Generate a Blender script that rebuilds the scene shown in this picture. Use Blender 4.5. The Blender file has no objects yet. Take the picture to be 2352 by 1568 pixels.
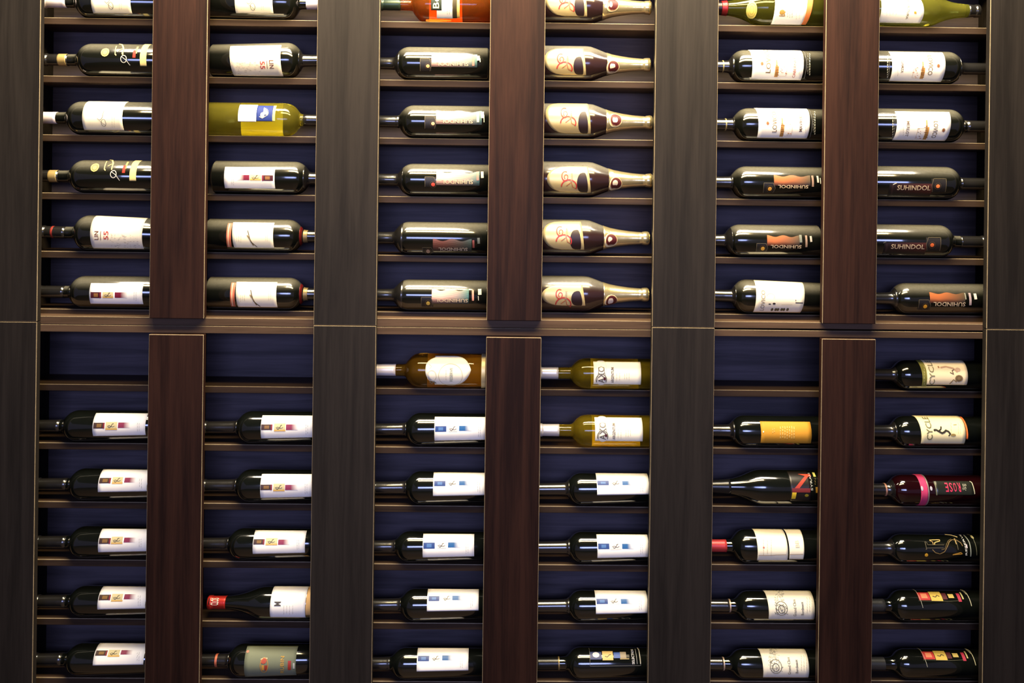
import bpy, bmesh, math, random
from mathutils import Matrix, Vector
random.seed(7)
sc = bpy.context.scene
COL = sc.collection

# ------------------------------------------------------------ camera
W, H = 2352.0, 1568.0
D, FPX = 2.10, 2100.0            # distance to the front of the rack, focal length in pixels
ROLL, YAW, EYE = 0.0124, 0.012, 1.5
SHIFT = -354.0 / 2352.0          # the lens axis meets the picture above its centre
cam_d = bpy.data.cameras.new('camera'); cam = bpy.data.objects.new('camera', cam_d); COL.objects.link(cam)
cam_d.sensor_width = 36.0; cam_d.lens = 36.0 * FPX / W; cam_d.shift_y = SHIFT
fwd = Vector((math.sin(YAW), math.cos(YAW), 0)); rgt0 = Vector((math.cos(YAW), -math.sin(YAW), 0)); up0 = Vector((0, 0, 1))
rgt = rgt0 * math.cos(ROLL) + up0 * math.sin(ROLL)
up = up0 * math.cos(ROLL) - rgt0 * math.sin(ROLL)
CAM = Vector((0, -D, EYE))
cam.matrix_world = Matrix(((rgt.x, up.x, -fwd.x, CAM.x), (rgt.y, up.y, -fwd.y, CAM.y), (rgt.z, up.z, -fwd.z, CAM.z), (0, 0, 0, 1)))
sc.camera = cam

def proj(p):
    v = Vector(p) - CAM; z = v.dot(fwd)
    return (W / 2 + FPX * v.dot(rgt) / z, H / 2 - FPX * v.dot(up) / z + SHIFT * W)

def P(px, py, Y):
    a = (px - W / 2) / FPX; b = -(py - H / 2 - SHIFT * W) / FPX
    d = fwd + rgt * a + up * b
    return CAM + d * ((Y - CAM.y) / d.y)

# ------------------------------------------------------------ world, light, exposure
w = bpy.data.worlds.new('world'); sc.world = w; w.use_nodes = True
w.node_tree.nodes['Background'].inputs[0].default_value = (0.56, 0.50, 0.88, 1)
w.node_tree.nodes['Background'].inputs[1].default_value = 0.16
sc.view_settings.view_transform = 'Standard'; sc.view_settings.look = 'None'
sc.view_settings.gamma = 1.0; sc.view_settings.exposure = 0.0
try: sc.view_settings.use_curve_mapping = False
except Exception: pass

def area(name, loc, target, sx, sy, power, color, spread=180):
    l = bpy.data.lights.new(name, 'AREA'); l.shape = 'RECTANGLE'; l.size = sx; l.size_y = sy
    l.energy = power; l.color = color; l.spread = math.radians(spread)
    o = bpy.data.objects.new(name, l); COL.objects.link(o); o.location = loc
    o.rotation_euler = (Vector(target) - Vector(loc)).to_track_quat('-Z', 'Z').to_euler()
    o['label'] = 'ceiling lamp washing light down the bottle rack'; o['category'] = 'lamp'
    return o
L1 = area('ceiling_strip_lamp', (0.05, -0.30, 2.54), (0.05, -0.05, 0.9), 2.3, 0.30, 112, (1.0, 0.88, 0.68))
L2 = area('ceiling_spot_lamp', (0.10, -0.78, 2.50), (0.1, 0, 1.55), 1.6, 0.2, 50, (1.0, 0.76, 0.38))
L2['label'] = 'warm ceiling lamp above the aisle in front of rack'
L3 = area('window_glow', (0.05, -3.3, 1.72), (0.05, 0, 0.80), 2.4, 0.6, 16, (0.42, 0.50, 1.0), 84)
L3['label'] = 'cool daylight from the window opposite the rack'

# ------------------------------------------------------------ materials
MATS = {}
def lin(c):
    return tuple(((x / 255.0) / 12.92 if x <= 10 else (((x / 255.0) + 0.055) / 1.055) ** 2.4) for x in c)
def pbr(name, color, rough=0.5, metal=0.0, spec=0.5, coat=0.0, trans=0.0, ior=1.5, bump=0.0, mottling=0.0):
    if name in MATS: return MATS[name]
    m = bpy.data.materials.new(name); m.use_nodes = True; nt = m.node_tree; b = nt.nodes['Principled BSDF']
    b.inputs['Base Color'].default_value = (*color, 1); b.inputs['Roughness'].default_value = rough
    b.inputs['Metallic'].default_value = metal; b.inputs['Specular IOR Level'].default_value = spec
    b.inputs['Coat Weight'].default_value = coat; b.inputs['Coat Roughness'].default_value = 0.06
    b.inputs['Transmission Weight'].default_value = trans; b.inputs['IOR'].default_value = ior
    tc = nt.nodes.new('ShaderNodeTexCoord')
    if bump or mottling:
        n = nt.nodes.new('ShaderNodeTexNoise'); n.inputs['Scale'].default_value = 60; n.inputs['Detail'].default_value = 4
        nt.links.new(tc.outputs['Object'], n.inputs['Vector'])
    if bump:
        bp = nt.nodes.new('ShaderNodeBump'); bp.inputs['Strength'].default_value = bump; bp.inputs['Distance'].default_value = 0.002
        nt.links.new(n.outputs['Fac'], bp.inputs['Height']); nt.links.new(bp.outputs['Normal'], b.inputs['Normal'])
    if mottling:
        r = nt.nodes.new('ShaderNodeMapRange'); r.inputs['To Min'].default_value = 1 - mottling; r.inputs['To Max'].default_value = 1 + mottling
        mx = nt.nodes.new('ShaderNodeVectorMath'); mx.operation = 'SCALE'; mx.inputs[0].default_value = color
        nt.links.new(n.outputs['Fac'], r.inputs['Value']); nt.links.new(r.outputs['Result'], mx.inputs['Scale'])
        nt.links.new(mx.outputs['Vector'], b.inputs['Base Color'])
    MATS[name] = m; return m

def wood(name, ca, cb, axis, rough=0.55, spec=0.10):
    if name in MATS: return MATS[name]
    m = bpy.data.materials.new(name); m.use_nodes = True; nt = m.node_tree; b = nt.nodes['Principled BSDF']
    g = nt.nodes.new('ShaderNodeNewGeometry'); mp = nt.nodes.new('ShaderNodeMapping')
    s = {'z': (26, 26, 1.2), 'x': (1.2, 26, 26)}[axis]; mp.inputs['Scale'].default_value = s
    nt.links.new(g.outputs['Position'], mp.inputs['Vector'])
    n1 = nt.nodes.new('ShaderNodeTexNoise'); n1.inputs['Scale'].default_value = 1.0; n1.inputs['Detail'].default_value = 6; n1.inputs['Distortion'].default_value = 1.2
    nt.links.new(mp.outputs['Vector'], n1.inputs['Vector'])
    mp2 = nt.nodes.new('ShaderNodeMapping'); mp2.inputs['Scale'].default_value = tuple(v * 9 for v in s)
    nt.links.new(g.outputs['Position'], mp2.inputs['Vector'])
    n2 = nt.nodes.new('ShaderNodeTexNoise'); n2.inputs['Scale'].default_value = 1.0; n2.inputs['Detail'].default_value = 3
    nt.links.new(mp2.outputs['Vector'], n2.inputs['Vector'])
    ad = nt.nodes.new('ShaderNodeMath'); ad.operation = 'MULTIPLY_ADD'; ad.inputs[1].default_value = 0.35
    nt.links.new(n2.outputs['Fac'], ad.inputs[0]); nt.links.new(n1.outputs['Fac'], ad.inputs[2])
    cr = nt.nodes.new('ShaderNodeValToRGB'); cr.color_ramp.elements[0].position = 0.50; cr.color_ramp.elements[1].position = 0.82
    cr.color_ramp.elements[0].color = (*ca, 1); cr.color_ramp.elements[1].color = (*cb, 1)
    nt.links.new(ad.outputs[0], cr.inputs['Fac']); nt.links.new(cr.outputs['Color'], b.inputs['Base Color'])
    bp = nt.nodes.new('ShaderNodeBump'); bp.inputs['Strength'].default_value = 0.12; bp.inputs['Distance'].default_value = 0.001
    nt.links.new(n2.outputs['Fac'], bp.inputs['Height']); nt.links.new(bp.outputs['Normal'], b.inputs['Normal'])
    b.inputs['Roughness'].default_value = rough; b.inputs['Specular IOR Level'].default_value = spec
    MATS[name] = m; return m

WIDE = wood('walnut_wide', (0.0110, 0.0090, 0.0076), (0.0200, 0.0163, 0.0137), 'z')
NARR = wood('walnut_red', (0.0100, 0.0042, 0.0030), (0.0270, 0.0110, 0.0070), 'z')
RAIL = wood('walnut_rail', (0.052, 0.032, 0.019), (0.095, 0.058, 0.036), 'x')
SHELF = wood('walnut_shelf', (0.026, 0.017, 0.012), (0.050, 0.031, 0.020), 'x', rough=0.42)
EDGE = pbr('lit_board_edge', (0.22, 0.17, 0.10), 0.5, spec=0.3, mottling=0.45)  # pale tan on front bevels paints in the bright lines of lit board edges
BACK = wood('walnut_back', (0.054, 0.045, 0.050), (0.096, 0.078, 0.088), 'x', rough=0.5)

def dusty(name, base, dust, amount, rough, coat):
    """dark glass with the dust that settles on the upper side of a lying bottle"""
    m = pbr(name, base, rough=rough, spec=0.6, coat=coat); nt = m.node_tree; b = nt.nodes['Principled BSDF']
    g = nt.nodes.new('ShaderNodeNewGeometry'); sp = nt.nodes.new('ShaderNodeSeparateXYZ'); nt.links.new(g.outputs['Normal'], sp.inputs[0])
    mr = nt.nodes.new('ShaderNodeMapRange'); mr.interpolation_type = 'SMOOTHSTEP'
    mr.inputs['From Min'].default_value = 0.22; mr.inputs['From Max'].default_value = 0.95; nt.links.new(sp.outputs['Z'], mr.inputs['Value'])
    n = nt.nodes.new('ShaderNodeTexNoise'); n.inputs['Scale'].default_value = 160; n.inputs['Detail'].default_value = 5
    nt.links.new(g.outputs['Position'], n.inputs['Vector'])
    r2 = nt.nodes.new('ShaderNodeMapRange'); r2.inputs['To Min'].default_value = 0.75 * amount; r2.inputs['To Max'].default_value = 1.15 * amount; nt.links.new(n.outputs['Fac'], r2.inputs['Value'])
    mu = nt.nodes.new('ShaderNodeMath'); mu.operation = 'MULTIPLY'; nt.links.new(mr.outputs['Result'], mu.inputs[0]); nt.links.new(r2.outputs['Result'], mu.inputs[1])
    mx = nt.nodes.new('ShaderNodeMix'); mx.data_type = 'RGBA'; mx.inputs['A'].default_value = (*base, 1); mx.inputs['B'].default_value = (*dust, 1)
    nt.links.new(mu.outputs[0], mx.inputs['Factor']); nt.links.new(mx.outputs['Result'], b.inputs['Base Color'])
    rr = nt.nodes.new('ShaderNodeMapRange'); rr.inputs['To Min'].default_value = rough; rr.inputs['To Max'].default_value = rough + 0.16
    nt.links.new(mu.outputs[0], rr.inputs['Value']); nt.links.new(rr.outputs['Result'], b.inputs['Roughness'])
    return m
def vc_mat():
    m = bpy.data.materials.new('printed_ink'); m.use_nodes = True; nt = m.node_tree; b = nt.nodes['Principled BSDF']
    a = nt.nodes.new('ShaderNodeAttribute'); a.attribute_name = 'ink'
    nt.links.new(a.outputs['Color'], b.inputs['Base Color']); b.inputs['Roughness'].default_value = 0.5
    return m
INK = vc_mat()

GLASS = {
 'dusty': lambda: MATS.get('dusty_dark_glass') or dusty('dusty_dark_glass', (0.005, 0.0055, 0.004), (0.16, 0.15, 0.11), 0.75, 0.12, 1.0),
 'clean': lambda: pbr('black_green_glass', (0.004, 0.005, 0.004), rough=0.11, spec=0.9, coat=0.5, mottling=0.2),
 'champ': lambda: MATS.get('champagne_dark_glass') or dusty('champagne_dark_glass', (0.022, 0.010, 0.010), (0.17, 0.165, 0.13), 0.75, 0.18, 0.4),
 'yellow': lambda: pbr('yellow_wine_glass', (0.86, 0.76, 0.10), rough=0.03, trans=0.94, ior=1.36),
 'lime': lambda: pbr('lime_wine_glass', (0.80, 0.80, 0.12), rough=0.03, trans=0.94, ior=1.36),
 'amber': lambda: pbr('amber_wine_glass', (0.72, 0.38, 0.04), rough=0.03, trans=0.94, ior=1.36),
 'rose': lambda: pbr('rose_wine_glass', (0.95, 0.26, 0.04), rough=0.03, trans=0.94, ior=1.36),
 'olive': lambda: pbr('olive_wine_glass', (0.36, 0.36, 0.05), rough=0.04, trans=0.94, ior=1.36),
}
def paper(c):
    n = 'paper_%02x%02x%02x' % tuple(int(v) for v in c)
    return pbr(n, lin(c), rough=0.62, spec=0.25, bump=0.05, mottling=0.04)
def foil(c, rough=0.3, metal=0.75):
    return pbr('foil_%02x%02x%02x' % tuple(int(v) for v in c), lin(c), rough=rough, metal=metal, spec=0.5, bump=0.15)

# ------------------------------------------------------------ object helpers
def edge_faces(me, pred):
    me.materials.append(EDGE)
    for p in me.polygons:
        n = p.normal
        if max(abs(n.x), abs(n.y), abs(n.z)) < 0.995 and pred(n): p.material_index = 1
def link(name, me, mat=None, parent=None, smooth=False):
    if mat is not None and not me.materials: me.materials.append(mat)
    if smooth:
        for p in me.polygons: p.use_smooth = True
    o = bpy.data.objects.new(name, me); COL.objects.link(o)
    if parent is not None: o.parent = parent
    return o
def box_mesh(x0, x1, y0, y1, z0, z1, bev=0.0):
    bm = bmesh.new(); bmesh.ops.create_cube(bm, size=1)
    for v in bm.verts:
        v.co = ((x0 + x1) / 2 + v.co.x * (x1 - x0), (y0 + y1) / 2 + v.co.y * (y1 - y0), (z0 + z1) / 2 + v.co.z * (z1 - z0))
    if bev: bmesh.ops.bevel(bm, geom=bm.edges[:], offset=bev, segments=2, profile=0.5, affect='EDGES')
    me = bpy.data.meshes.new('board'); bm.to_mesh(me); bm.free(); return me
def box(name, x0, x1, y0, y1, z0, z1, mat, parent=None, bev=0.0, origin=None):
    o = origin or (0, 0, 0)
    return link(name, box_mesh(x0 - o[0], x1 - o[0], y0 - o[1], y1 - o[1], z0 - o[2], z1 - o[2], bev), mat, parent)
def tag(o, label, cat=None, group=None, kind=None):
    if label: o['label'] = label
    if cat: o['category'] = cat
    if group: o['group'] = group
    if kind: o['kind'] = kind

# ------------------------------------------------------------ setting
YB = 0.172                                                     # face of the back panels
fl = box('floor', -3.2, 3.4, -6.2, 0.3, -0.1, 0.0, wood('floor_boards', (0.05, 0.035, 0.025), (0.09, 0.06, 0.04), 'x')); tag(fl, 'dark wooden floor of the wine shop', kind='structure')
cl = box('ceiling', -3.2, 3.4, -6.2, 0.3, 2.75, 2.85, pbr('ceiling_paint', (0.10, 0.09, 0.08), 0.8)); tag(cl, 'dim ceiling above the rack', kind='structure')
wb = box('wall_back', -3.2, 3.4, 0.19, 0.3, 0.0, 2.75, pbr('wall_paint', (0.06, 0.05, 0.045), 0.8)); tag(wb, 'dark wall behind the rack', kind='structure')

# ------------------------------------------------------------ rack
NAMES_U = ['left', 'middle', 'right']
LINES = [   # y in the photograph of the front top edge of each shelf, at the middle of each bay
 [41.5, 175, 310, 443.5, 577.6, 710, 882.5, 1017, 1152, 1285, 1420, 1556],
 [45, 178, 312, 446.5, 580.3, 713.3, 887.5, 1021, 1156, 1289, 1426, 1559],
 [50, 184, 317.5, 451.5, 586.5, 716.5, 892, 1026.5, 1161, 1295, 1430, 1564.5],
 [53.5, 186.3, 319.6, 454, 588.2, 718.7, 895, 1028, 1163, 1297, 1431, 1564.5],
 [58.5, 190.5, 324.5, 457.5, 591.5, 722, 896, 1029, 1162.5, 1296.5, 1430.5, 1563.8],
 [62, 193, 327, 459, 593, 724, 898, 1030, 1163.5, 1296.5, 1430.5, 1563]]
CX = [222, 600, 992, 1372, 1765, 2138]
YS = 0.060                                                     # shelf front edge
def X(px, py=750, Y=0.0): return P(px, py, Y).x
WALLS = [X(22), X(412), X(800), X(1180), X(1570), X(1950), X(2335)]
ZS = [[P(CX[c], y, YS).z for y in LINES[c]] for c in range(6)]
MID = [(405, 729, 747, 747.8, 764.5), (1180, 734, 753, 753.8, 771), (1950, 741, 756, 759.8, 775)]
PITCH_U = 0.1345; PITCH_L = 0.1365
for u in range(3):
    cxu, y1, y2, y3, y4 = MID[u]
    zt, zm, zn, zb = [P(cxu, y, 0.019).z for y in (y1, y2, y3, y4)]
    x0, x1 = WALLS[2 * u], WALLS[2 * u + 2]; xm = WALLS[2 * u + 1]
    for lv in (0, 1):
        top = ZS[2 * u][0] + 2 * PITCH_U + 0.02 if lv == 0 else zn
        bot = zm if lv == 0 else 0.0
        r = bpy.data.objects.new('wine_rack', None); COL.objects.link(r); r.location = ((x0 + x1) / 2, YB, bot)
        tag(r, '%s %s dark walnut bottle rack section %s' % (['upper', 'lower'][lv], NAMES_U[u],
            ['above the horizontal double rail', 'below the horizontal double rail'][lv]), 'wine rack', 'rack sections joined into one wall')
        O = tuple(r.location)
        T = 0.016
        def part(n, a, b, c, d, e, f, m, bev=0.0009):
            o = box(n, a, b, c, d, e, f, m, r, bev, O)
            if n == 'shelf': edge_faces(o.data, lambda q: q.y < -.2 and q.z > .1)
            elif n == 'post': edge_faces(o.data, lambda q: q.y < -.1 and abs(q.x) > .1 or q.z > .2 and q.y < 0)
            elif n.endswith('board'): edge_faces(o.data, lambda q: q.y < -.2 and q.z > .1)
            return o
        part('back_panel', x0 + .001, x1 - .001, YB, YB + 0.012, bot + .001, top - .001, BACK, 0)
        part('side_panel', x0 + .0005, x0 + 0.008, 0.019, YB, bot, top, WIDE, 0.0005)
        part('side_panel', x1 - 0.008, x1 - .0005, 0.019, YB, bot, top, WIDE, 0.0005)
        if lv == 0:
            part('bottom_board', x0 + .008, x1 - .008, 0.019, YB, zm, zt, RAIL)
            part('top_board', x0 + .008, x1 - .008, 0.019, YB, top - T, top, RAIL)
            part('divider', xm - .008, xm + .008, 0.036, YB, zt, top - T, SHELF)
        else:
            part('top_board', x0 + .008, x1 - .008, 0.019, YB, zb, zn, RAIL)
            part('bottom_board', x0 + .008, x1 - .008, 0.019, YB, 0.0, 0.09, RAIL)
            part('divider', xm - .008, xm + .008, 0.036, YB, 0.09, zb, SHELF)
        for c in (2 * u, 2 * u + 1):
            a, b = (x0 + .008, xm - .008) if c == 2 * u else (xm + .008, x1 - .008)
            zs = ZS[c][:6] if lv == 0 else ZS[c][6:]
            zs = list(zs)
            if lv == 0: zs.append(zs[0] + PITCH_U)
            else: zs.append(zs[-1] - PITCH_L)
            for z in zs:
                part('shelf', a, b, YS, YB, z - T, z, SHELF, 0.0013)
        # narrow post in the middle of the section
        pe = [(350, 479, 1), (1118, 1245, 1), (1888, 2013, 1)]
        nl = [(342, 468), (1117.3, 1243.8), (1888.5, 2012)][u]
        if lv == 0: part('post', X(nl[0]), X(nl[1]), 0.0, 0.018, zt + 0.0005, top, NARR, 0.0012)
        else: part('post', X(nl[0]), X(nl[1]), 0.0, 0.018, 0.09, zb - 0.0005, NARR, 0.0012)
# wide cover boards over the joints between the sections
wides = [(-70, 84.5, 738), (720, 864, 747.3), (1497.6, 1641.8, 751.5), (2266, 2420, 756.3)]
desc = ['at the left end', 'second from left', 'second from right', 'at the right end']
for i, (a, b, yj) in enumerate(wides):
    zj = P((a + b) / 2, yj, 0).z
    for lv in (0, 1):
        xa, xb = X(a), X(b); z0, z1 = (zj + 0.0006, ZS[0][0] + 2 * PITCH_U + 0.02) if lv == 0 else (0.0, zj - 0.0006)
        org = ((xa + xb) / 2, 0.018, z0)
        o = box('cover_board', xa, xb, 0.0, 0.018, z0, z1, WIDE, None, 0.0012, org); o.location = org
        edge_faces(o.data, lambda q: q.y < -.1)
        tag(o, '%s wide vertical dark walnut board %s of the rack' % (['upper', 'lower'][lv], desc[i]), 'board', 'wide vertical boards on the rack front')

# ------------------------------------------------------------ bottle shapes
def smooth_profile(pts):
    xs = [p[0] for p in pts]; ys = [p[1] for p in pts]
    def f(t):
        if t <= xs[0]: return ys[0]
        if t >= xs[-1]: return ys[-1]
        for i in range(len(xs) - 1):
            if t <= xs[i + 1]:
                u = (t - xs[i]) / (xs[i + 1] - xs[i]); return ys[i] + (ys[i + 1] - ys[i]) * u
    return f
def bottle_type(kind, r):
    """profile: distance from the base -> radius, plus length of straight body and whole length (metres)"""
    if kind == 'bordeaux' or kind == 'taper' or kind == 'big':
        L0 = 0.190 if kind != 'big' else 0.180
        rb = r if kind == 'bordeaux' else r - 0.0032
        k = [(0, .80), (.002, .92), (.006, 1.0)]
        pts = [(t, rb * f) for t, f in k] + [(L0, r)]
        n = 0.0136
        sh = [(.006, .985), (.012, .945), (.018, .87), (.023, .77), (.027, .66), (.031, .54), (.035, .455)]
        for t, f in sh: pts.append((L0 + t, r * f if f > .46 else n + .0018))
        pts += [(L0 + .040, n + .0005), (L0 + .055, n), (L0 + .106, n - .0003), (L0 + .1065, n + .001), (L0 + .113, n + .001), (L0 + .115, n - .001)]
        return smooth_profile(pts), L0, L0 + .115, pts
    if kind == 'champagne':
        L0 = 0.152
        pts = [(0, r * .85), (.003, r * .94), (.009, r)] + [(L0, r)]
        for t, v in [(.012, .0413), (.024, .0372), (.036, .0325), (.048, .0278), (.062, .0235), (.082, .0196), (.108, .0160), (.130, .0144), (.139, .0138), (.1395, .0150), (.146, .0158), (.152, .0158), (.155, .0135)]:
            pts.append((L0 + t, v))
        return smooth_profile(pts), L0, L0 + .155, pts
    if kind == 'burgundy':
        L0 = 0.165
        pts = [(0, r * .82), (.002, r * .93), (.007, r)] + [(L0, r)]
        for t, f in [(.010, .985), (.020, .93), (.032, .82), (.045, .68), (.058, .565), (.070, .485), (.085, .42), (.100, .385)]:
            pts.append((L0 + t, r * f))
        pts += [(L0 + .128, .0138), (L0 + .1285, .0150), (L0 + .137, .0150), (L0 + .139, .013)]
        return smooth_profile(pts), L0, L0 + .139, pts
body_cache = {}
def lathe(pts, n, d, capA=True, capB=True, r0=0.0):
    """solid of revolution about the local x axis; z=r0 is the axis height"""
    vs, fs = [], []
    for t, rr in pts:
        for i in range(n):
            a = 2 * math.pi * i / n; vs.append((d * t, -rr * math.cos(a), r0 + rr * math.sin(a)))
    m = len(pts)
    for j in range(m - 1):
        for i in range(n):
            q = (j * n + i, j * n + (i + 1) % n, (j + 1) * n + (i + 1) % n, (j + 1) * n + i)
            fs.append(q if d > 0 else q[::-1])
    if capA:
        vs.append((d * (pts[0][0] + 0.012 if pts[0][0] == 0 else d * 0 + pts[0][0]), 0, r0)); k = len(vs) - 1
        for i in range(n):
            q = (i, k, (i + 1) % n); fs.append(q if d > 0 else q[::-1])
    if capB:
        vs.append((d * pts[-1][0], 0, r0)); k = len(vs) - 1; b = (m - 1) * n
        for i in range(n):
            q = (b + i, b + (i + 1) % n, k); fs.append(q if d > 0 else q[::-1])
    me = bpy.data.meshes.new('turned'); me.from_pydata(vs, [], fs); me.update()
    bm = bmesh.new(); bm.from_mesh(me); bmesh.ops.recalc_face_normals(bm, faces=bm.faces); bm.to_mesh(me); bm.free()
    for p in me.polygons: p.use_smooth = True
    return me
def refine(pts):
    out = [pts[0]]
    for a, b in zip(pts, pts[1:]):
        k = 1 if b[0] - a[0] < .004 or b[0] - a[0] > .06 else 2
        for i in range(1, k + 1): out.append((a[0] + (b[0] - a[0]) * i / k, a[1] + (b[1] - a[1]) * i / k))
    return out

# blocks of three shelf rows were measured from enlargements: (scale, y offset) and an x offset per bay
BLK = [(4.238, 0), (3.824, 350), (3.824, 760), (3.844, 1160)]
BX = [60, 440, 840, 1220, 1600, 1980]

TEXT = {}
def text_mesh(s):
    if s in TEXT: return TEXT[s]
    cu = bpy.data.curves.new('lettering', 'FONT'); cu.body = s; cu.size = 1; cu.resolution_u = 2; cu.offset = 0.012
    ob = bpy.data.objects.new('lettering', cu); me = bpy.data.meshes.new_from_object(ob)
    bpy.data.objects.remove(ob); bpy.data.curves.remove(cu)
    bm = bmesh.new(); bm.from_mesh(me)
    xs = [v.co.x for v in bm.verts]; ys = [v.co.y for v in bm.verts]
    x0, x1, y0, y1 = min(xs), max(xs), min(ys), max(ys)
    for v in bm.verts: v.co = ((v.co.x - x0) / (x1 - x0), (v.co.y - y0) / (y1 - y0), 0)
    nx = max(4, int(len(s) * 2)); 
    for i in range(1, 4):
        bmesh.ops.bisect_plane(bm, geom=bm.verts[:] + bm.edges[:] + bm.faces[:], plane_co=(0, i / 4, 0), plane_no=(0, 1, 0))
    for i in range(1, nx):
        bmesh.ops.bisect_plane(bm, geom=bm.verts[:] + bm.edges[:] + bm.faces[:], plane_co=(i / nx, 0, 0), plane_no=(1, 0, 0))
    vs = [(v.co.x, v.co.y) for v in bm.verts]; bm.verts.index_update()
    fs = [[v.index for v in f.verts] for f in bm.faces]; bm.free(); bpy.data.meshes.remove(me)
    TEXT[s] = (vs, fs); return TEXT[s]

ORD = ['top', 'second', 'third', 'fourth', 'fifth', 'sixth', 'seventh', 'eighth', 'ninth', 'tenth', 'eleventh', 'twelfth']
BAY = ['first', 'second', 'third', 'fourth', 'fifth', 'sixth']

class Bottle:
    def __init__(s, col, row, kind, glass, d, xs, top, look, group, mat_over=None):
        s.col, s.row, s.d = col, row, (1 if d == 'L' else -1)      # d: +1 = base on the right, neck on the left
        s.sc, s.y0 = BLK[(row - 1) // 3]; s.x0 = BX[col - 1]
        zs = ZS[col - 1][row - 1]
        pxs = s.ux(xs)
        s.kind = kind
        s.YA = 0.076 if kind != 'champagne' else 0.080
        # radius so that the outline reaches its measured height
        ty = s.uy(top); best = None
        for k in range(300, 450):
            r = k / 10000; best_top = 1e9
            for a in range(60, 121, 3):
                p = (P(pxs, ty, s.YA).x + s.d * 0.03, s.YA - r * math.cos(math.radians(a)), zs + r + r * math.sin(math.radians(a)))
                best_top = min(best_top, proj(p)[1])
            e = abs(best_top - (ty + s.d * 0.3))
            if best is None or e < best[0]: best = (e, r)
        s.r = max(0.0325, min(0.0425, round(best[1], 4)))
        if kind == 'champagne': s.r = max(s.r, 0.0405)
        s.R, s.L0, s.L, s.pts = bottle_type(kind, s.r)
        s.tilt = 0.0; s.raise_ = 0.0
        if kind in ('taper', 'big'):
            s.raise_ = 2 * 0.0032 if kind == 'taper' else 0.0; s.tilt = math.atan2(0.0032, s.L0) if kind == 'taper' else -math.atan2(0.0032, s.L0)
        # end of the straight body stands at pixel xs ; d=+1: base to the right
        xw = P(pxs, proj((0, s.YA, zs + s.r))[1], s.YA - s.r * 0.8).x
        s.base = Vector((xw + s.d * s.L0, s.YA, zs + (s.r if kind != 'taper' else 2 * s.r - s.R(.01)) if kind != 'big' else zs + s.R(.01)))
        s.zs = zs
        e = bpy.data.objects.new('champagne_bottle' if kind == 'champagne' else 'wine_bottle', None); COL.objects.link(e)
        e.location = (s.base.x, s.YA, zs); s.root = e
        s.root_off = s.base.z - zs                                  # axis height at the base end
        place = 'in the %s bay, %s shelf down' % (BAY[col - 1], ORD[row - 1]) if row > 1 else 'on the top shelf of the %s bay' % BAY[col - 1]
        tag(e, look + ' ' + place, 'bottle', group)
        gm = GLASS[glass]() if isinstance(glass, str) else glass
        key = (kind, s.r, s.d, round(s.root_off, 4), glass)
        if key not in body_cache:
            me = lathe(refine(s.pts), 56, -s.d, r0=0.0)
            s.bend(me); me.materials.append(gm); body_cache[key] = me
        s.body = link('glass_body', body_cache[key], None, e)
        s.inks = {}
    # local: axis runs from the base (0) towards the neck at -d*t
    def ux(s, x): return s.x0 + x / s.sc
    def uy(s, y): return s.y0 + y / s.sc
    def bend(s, me):
        ca, sa = math.cos(s.tilt), math.sin(s.tilt)
        for v in me.vertices:
            t = -s.d * v.co.x; z = v.co.z
            v.co = (-s.d * (t * ca + z * sa), v.co.y, s.root_off + z * ca - t * sa)
    def pt(s, t, phi, off=0.0):
        rr = s.R(t) + off; ca, sa = math.cos(s.tilt), math.sin(s.tilt)
        z = rr * math.sin(phi); y = -rr * math.cos(phi)
        return (-s.d * (t * ca + z * sa), y, s.root_off + z * ca - t * sa)
    def world(s, t, phi, off=0.0): return Vector(s.pt(t, phi, off)) + Vector((s.base.x, s.YA, s.zs))
    def t_of(s, px, py, phi=None):
        a, b = 0.0, s.L
        phi = s.v() + .5 if phi is None else phi
        for _ in range(30):
            m = (a + b) / 2; q = proj(s.world(m, phi))[0]
            # moving to larger t moves towards the neck: left if d=+1
            if (q > px) == (s.d > 0): a = m
            else: b = m
        return (a + b) / 2
    def v(s): return math.atan2(EYE - (s.zs + s.r), D + s.YA)
    def phi_of(s, t, py):
        lo = -1.35 + s.v(); hi = math.pi / 2 + s.v() - 0.02
        for _ in range(30):
            m = (lo + hi) / 2
            if proj(s.world(t, m))[1] > py: lo = m
            else: hi = m
        return (lo + hi) / 2
    # ---- sleeves around the neck or body
    def sleeve(s, name, xa, xb, mat, off=0.0006, label=None, to_tip=False, parent=None):
        py = proj((s.base.x, s.YA, s.zs + s.r))[1]
        ta = s.t_of(s.ux(xa), py, s.v()) if xa is not None else s.L; tb = s.t_of(s.ux(xb), py, s.v()) if xb is not None else s.L
        ta, tb = min(ta, tb), max(ta, tb)
        if to_tip: tb = s.L
        ts = sorted(set([ta, tb] + [p[0] for p in s.pts if ta < p[0] < tb] + [ta + (tb - ta) * i / 8 for i in range(9)]))
        pts = [(ts[0], s.R(ts[0]) - .0004)] + [(t, s.R(t) + off) for t in ts]
        if tb >= s.L - 1e-6: pts.append((s.L + .0008, s.R(s.L) - 0.001))
        else: pts.append((ts[-1], s.R(ts[-1]) - .0004))
        me = lathe(pts, 40, -s.d, capA=False, capB=tb >= s.L - 1e-6); s.bend(me)
        o = link(name, me, mat, parent or s.root)
        if label: o['label'] = label
        return o
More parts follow.
